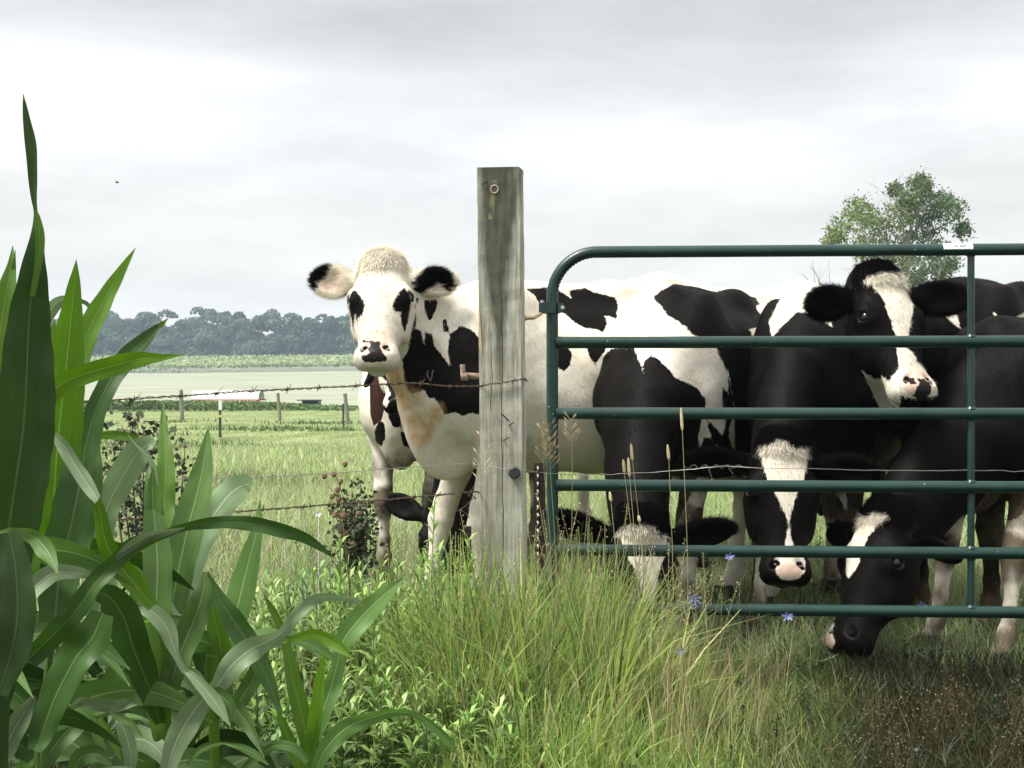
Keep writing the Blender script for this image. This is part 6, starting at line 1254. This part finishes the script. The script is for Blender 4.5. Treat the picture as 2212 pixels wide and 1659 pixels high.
def weeds():
    rs = np.random.default_rng(43)
    T = ((925, 1085, 3.75, 'tall leafy weed standing against the white cow legs'), (1062, 1165, 3.45, 'pale tipped weed rising right in front of the timber post'), (860, 1205, 3.5, 'bushy weed with a pale top below the hanging wire end'), (1010, 1240, 3.35, 'leafy weed with pale rosette left of the foot of the post'),
         (700, 1215, 3.55, 'leafy weed above the drooping tip of the long arching corn leaf'), (735, 1160, 3.6, 'bright tipped weed growing below the dried seed heads'), (640, 1240, 3.6, 'leafy weed just right of the pale upright corn leaf'), (960, 1190, 3.6, 'leafy weed between the white legs and the timber post'), (800, 1260, 3.4, 'leafy weed beside the highest leaf of the young corn plant'))
    for u, v, y, lab in T:
        h = CH - (v - HZ) / F * y; x = (u - 1106) / F * y; r = empty('leafy_weed', (x, y, 0), lab, 'weed', 'leafy weeds in front of the fence'); parts = leafy(x, y, h, rs, np.array([.20, .31, .08]), n=int(26 + 40 * h), L=.085, w=.11)
        link('foliage', mesh_from(parts[:1], 'foliage', WEED, (x, y, 0)), r); link('stem', mesh_from(parts[1:], 'stem', WEED, (x, y, 0)), r)
    # dried branching seed heads by the wires
    BR = simple('dried_stem', (.14, .085, .05), .9, c2=(.24, .16, .1), scale=40); SD = simple('seed_head', (.12, .07, .04), .95, c2=(.24, .15, .09), scale=60); y = 3.55
    r = empty('dried_flower_plant', P(745, 1300, y) * [1, 1, 0], 'dried brown branching plant with round seed heads in front of the fence', 'dried plant'); b = MB()
    root = P(750, 1500, y); j = P(738, 1112, y); b.tube(spline([root, P(756, 1300, y), P(748, 1200, y), j], 12), np.linspace(.003, .0016, 12), 5)
    heads = [(700, 1029), (721, 1025), (729, 1058), (731, 1080), (717, 1073), (724, 1112), (743, 1113), (774, 1110), (745, 1003), (762, 1175), (735, 1040)]; 
    for u, v in heads:
        q = P(u, v, y + rs.uniform(-.06, .06)); f_ = P(738 + rs.uniform(-4, 4), min(1170, v + 50), y); b.tube(spline([f_, (f_ + q) / 2 + rs.normal(size=3) * .005, q], 7), np.linspace(.0014, .0009, 7), 4)
    b.tube(spline([P(738, 1150, y), j, P(730, 1060, y)], 6), .0012, 4); b.build('stem', BR, r)
    for u, v in heads:
        q = P(u, v, y); b = MB(); b.tube([q + [0, 0, -.008], q + [0, 0, -.004], q + [0, 0, .003], q + [0, 0, .008]], [.003, .0078, .0082, .005], 9); b.build('seed_head', SD, r)
    # dark thistle bush behind the maize
    D_LEAF = foliage('thistle_leaves', trans=.1, jitter=.2, scale=3, rough=.7)
    for (u0, v0, y, lab, spr) in ((330, 900, 4.6, 'dark spiny thistle bush standing behind the corn leaves', 1.0), (768, 1045, 6.2, 'small dark leafy shrub in the pasture left of the brown patched cow', .28)):
        x = (u0 - 1106) / F * y; r = empty('thistle', (x, y, 0), lab, 'thistle'); b = MB(); parts = []
        for k in range(11):
            a = rs.uniform(-1, 1); top = P(u0 + a * 85 * spr, v0 + rs.uniform(0, 90), y + rs.uniform(-.2, .2)); root = np.array([x + rs.normal() * .03, y, 0]); m = spline([root, (root + top) / 2 + [a * .03, 0, .06], top], 14); b.tube(m, np.linspace(.006, .0015, 14), 5)
            for i in range(2, 14):
                for _ in range(9):
                    d = rs.normal(size=3) * .045; parts.append(quads_at((m[i] + d)[None], rs.uniform(.014, .032), rs, spread=1, aspect=.5) + (np.repeat(np.array([[.045, .06, .028]]) * rs.uniform(.6, 1.8), 4, 0),))
            parts.append(quads_at(m[-1] + rs.normal(size=(8, 3)) * .012, .012, rs) + (np.repeat(np.array([[.2, .17, .1]]), 32, 0),))
        b.build('stem', simple('thistle_stem', (.06, .07, .035), .8, c2=(.1, .11, .05)), r); link('foliage', mesh_from(parts, 'foliage', D_LEAF, (x, y, 0)), r)
    # chicory with blue flowers
    BL = simple('chicory_petal', (.26, .30, .72), .7, c2=(.36, .40, .82), scale=90); CS = simple('chicory_stem', (.075, .105, .045), .8, c2=(.13, .17, .08), scale=30)
    CH_ = (((1575, 1201), (1620, 1430), 4.05, [(1540, 1260), (1600, 1250), (1660, 1270), (1580, 1330), (1690, 1330), (1640, 1240)], 'thin chicory plant with one blue flower against the fifth gate rail'),
           ((1498, 1292), (1520, 1520), 4.0, [(1507, 1266), (1480, 1360), (1520, 1250), (1545, 1330), (1460, 1400)], 'chicory plant with the largest blue flower at the lowest gate rail'),
           ((1700, 1330), (1760, 1580), 3.7, [(1640, 1330), (1750, 1340), (1800, 1420), (1680, 1420), (1560, 1340)], 'leaning pale stemmed chicory under the lowest gate rail'),
           ((1990, 1308), (1960, 1480), 4.3, [(2000, 1420), (1950, 1380), (2030, 1400)], 'chicory with a small dark blue flower beside the hoof of the grazing black cow'),
           ((1470, 1405), (1440, 1560), 3.6, [(1430, 1440), (1500, 1470), (1400, 1480)], 'short chicory with a tiny blue flower in the tall grass'))
    for (fl, rt, y, br, lab) in CH_:
        root = P(rt[0], rt[1], y); root[2] = 0; r = empty('chicory', root, lab, 'wildflower', 'chicory plants by the gate'); b = MB(); top = P(*fl, y); m = spline([root, (root + top) / 2 + [rs.normal() * .015, 0, .01], top], 16); b.tube(m, np.linspace(.0024, .0011, 16), 5)
        for u, v in br:
            e = P(u, v, y + rs.uniform(-.1, .1)); k = rs.integers(3, 10); q = spline([m[k], (m[k] + e) / 2 + [0, 0, -.012], e], 8); b.tube(q, np.linspace(.0016, .0007, 8), 4)
            for i in (2, 4, 5, 6, 7):
                s_ = q[i]; b.tube([s_, s_ + [rs.uniform(-.004, .004), 0, .007]], [.0022, .001], 5)
                if i in (4, 6): b.tube([s_, s_ + [rs.uniform(-.03, .03), 0, rs.uniform(.01, .03)]], [.001, .0005], 4)
        b.build('stem', CS, r); b = MB(); sz = .026 if fl[0] == 1498 else .018; c0 = top + [0, -.003, 0]
        for k in range(11):
            a = 2 * math.pi * k / 11 + rs.normal() * .15; d = np.array([math.cos(a), -.4, math.sin(a) * .8 + rs.normal() * .15]); s_ = np.array([-math.sin(a), 0, math.cos(a)]); L_ = sz * rs.uniform(.8, 1.1); b.add([c0, c0 + d * L_ * .6 + s_ * .0020, c0 + d * L_ + s_ * .0013, c0 + d * L_ - s_ * .0013, c0 + d * L_ * .6 - s_ * .0020], [(0, 1, 2, 3, 4)])
        b.build('flower', BL, r, smooth=False)
    # timothy heads in front of the gate and feathery brome heads by the post
    TB = simple('timothy_head', (.50, .42, .24), .9, c2=(.68, .60, .38), scale=120, bump=.5); TS = simple('grass_straw', (.36, .36, .17), .7, c2=(.52, .48, .26), scale=30)
    for i, (u0, v0, v1, ub, y, lab) in enumerate(((1363, 958, 995, 1400, 3.95, 'tallest timothy grass head left of the single long stem'), (1353, 986, 1022, 1385, 3.9, 'timothy grass head in the middle of a close group of three'), (1355, 988, 1030, 1378, 3.85, 'leftmost timothy grass head of a close group of three'),
                                     (1442, 960, 994, 1440, 3.95, 'timothy grass head standing alone in front of the grazing cow neck'), (1471, 880, 930, 1474, 4.0, 'longest timothy stem reaching the third gate rail'), (1317, 1062, 1084, 1340, 3.8, 'small timothy head left of the grazing cow ear'), (1379, 1113, 1128, 1385, 3.8, 'tiny timothy head right above the white poll'))):
        if i == 1: u0 = 1346; v0 = 992
        if i == 2: u0 = 1357
        a, b0 = P(u0, v0, y), P(u0 + 3, v1, y); root = P(ub + 10, 1480, y); root[2] = .0; r = empty('timothy_grass', root, lab, 'grass stem', 'timothy grass stems in front of the gate'); b = MB(); b.tube(spline([root, (root + b0) / 2 + [.01, 0, 0], b0], 14), np.linspace(.0016, .0008, 14), 5); b.build('stem', TS, r)
        b = MB(); q = spline([b0, (a + b0) / 2, a], 12); b.tube(q, [.002, .0042, .005, .0052, .0052, .005, .005, .0048, .0045, .004, .003, .0012], 8); b.build('seed_head', TB, r)
    BM = simple('brome_head', (.52, .38, .20), .85, c2=(.68, .54, .34), scale=90)
    for (u0, v0, v1, ub, y, n_, lab) in ((1186, 915, 1020, 1205, 3.9, 46, 'full feathery brome seed head overlapping the left end of the gate'), (1233, 905, 975, 1228, 3.95, 24, 'slimmer brome seed head just right of the gate upright'), (1172, 925, 1010, 1200, 3.92, 26, 'loose brome seed head between post and gate'), (1040, 935, 1050, 1048, 3.6, 16, 'thin pale seed head in front of the timber post left edge')):
        a, b0 = P(u0, v0, y), P(u0 + 3, v1, y); root = P(ub, 1500, y); root[2] = 0; r = empty('brome_grass', root, lab, 'grass stem', 'brome grass stems by the post'); b = MB(); m = spline([root, P((ub + u0) / 2 + 4, 1200, y), b0, a], 22); b.tube(m, np.linspace(.0016, .0005, 22), 5); b.build('stem', TS, r); b = MB()
        for k in range(n_):
            t = rs.random(); p0 = b0 + (a - b0) * t; sd = rs.choice([-1, 1]); L_ = (.030 * (1 - .5 * t)) * rs.uniform(.5, 1.1); e = p0 + np.array([sd * L_ * .75, rs.uniform(-.015, .015), L_ * .9]); b.tube([p0, e], [.0004, .0005], 3); d = (e - p0) / np.linalg.norm(e - p0); b.tube([e, e + d * .007, e + d * .018], [.0008, .0019, .0004], 5)
        b.build('seed_head', BM, r)
weeds()
def dry_seed():
    rs = np.random.default_rng(47); parts = []; n = 2600   # rusty knotweed heads among the short grass, lower right
    cl = [(rs.uniform(1480, 2250), rs.uniform(3.0, 3.75)) for _ in range(30)] ; V = []
    for (u, y) in cl:
        m = 42; uu = u + rs.normal(size=m) * 26; yy = y + rs.normal(size=m) * .06; x = (uu - 1106) / F * yy; z = rs.uniform(.05, .17, m); V.append(np.c_[x, yy, z]); parts.append(blade_mesh(x, yy, z, np.full(m, .0007), np.array([(.09, .065, .03)]) * rs.uniform(.7, 1.4, (m, 1)), 2, lean=.1, curl=.1))
    C = np.vstack(V); n = len(C); v, q = quads_at(C, rs.uniform(.0025, .005, n), rs); parts.append((v, q, np.repeat(np.array([(.12, .085, .04)]) * rs.uniform(.4, 1.5, (n, 1)), 4, 0)))
    C2 = C + rs.normal(size=C.shape) * .012; v, q = quads_at(C2, rs.uniform(.0012, .0025, n), rs); parts.append((v, q, np.repeat(np.array([(.42, .34, .18)]) * rs.uniform(.4, 1.2, (n, 1)), 4, 0)))
    V_, Q_, C_ = join(parts); o = link('dry_ground_weeds', raw_mesh('dry_ground_weeds', V_, Q_, WEED, {'Col': C_})); tag(o, 'low rusty brown seed heads scattered in the dark grass at lower right', 'dry weeds', kind='stuff')
    # small wildflowers in the pasture: one scatter
    n = 150; y = rs.uniform(4.6, 9, n); x = rs.uniform(-.18, .42, n) * y; z = rs.uniform(.12, .3, n); C = np.c_[x, y, z]; pal = np.array([(.75, .72, .66), (.62, .45, .55), (.35, .33, .7)]); v, q = quads_at(C, rs.uniform(.004, .009, n), rs, np.array([0, -.5, .4])); cc = pal[rs.choice(3, n, p=[.5, .25, .25])]
    b2 = blade_mesh(x, y, z, np.full(n, .001), np.tile(np.array([(.12, .18, .06)]), (n, 1)), 2, lean=.02, curl=.02); V_, Q_, C_ = join([(v, q, np.repeat(cc, 4, 0)), b2]); o = link('clover_flowers', raw_mesh('clover_flowers', V_, Q_, WEED, {'Col': C_})); tag(o, 'tiny white, pink and lilac flowers dotted through the pasture grass', 'wildflowers', kind='stuff')
    y = 3.9; q = P(688, 1110, y); b = MB(); W_ = simple('white_petal', (.8, .8, .78), .7, c2=(.86, .86, .84))
    for k in range(5):
        a = k * 1.257; d = np.array([math.cos(a), -.3, math.sin(a)]); s_ = np.array([-math.sin(a), 0, math.cos(a)]); b.add([q, q + d * .007 + s_ * .004, q + d * .011, q + d * .007 - s_ * .004], [(0, 1, 2, 3)])
    b.tube([q * [1, 1, 0], q], .0011, 4); tag(b.build('white_flower', W_, smooth=False), 'single white flower left of the dried seed heads', 'wildflower')
dry_seed()
# ------------------------------------------------------------------ air
def haze():
    b = MB(); b.box((-420, -30, -2.2), (420, 520, 42)); m = bpy.data.materials.new('haze_air'); m.use_nodes = True; t = m.node_tree; t.nodes.clear(); o = N(t, 'ShaderNodeOutputMaterial'); v = N(t, 'ShaderNodeVolumePrincipled'); v.inputs['Color'].default_value = (.66, .84, 1, 1); v.inputs['Density'].default_value = .0008; v.inputs['Anisotropy'].default_value = .2; t.links.new(v.outputs[0], o.inputs['Volume'])
    o_ = b.build('haze', m, smooth=False); tag(o_, 'pale blue air between the pasture and the far wood', 'haze', kind='stuff')
haze()
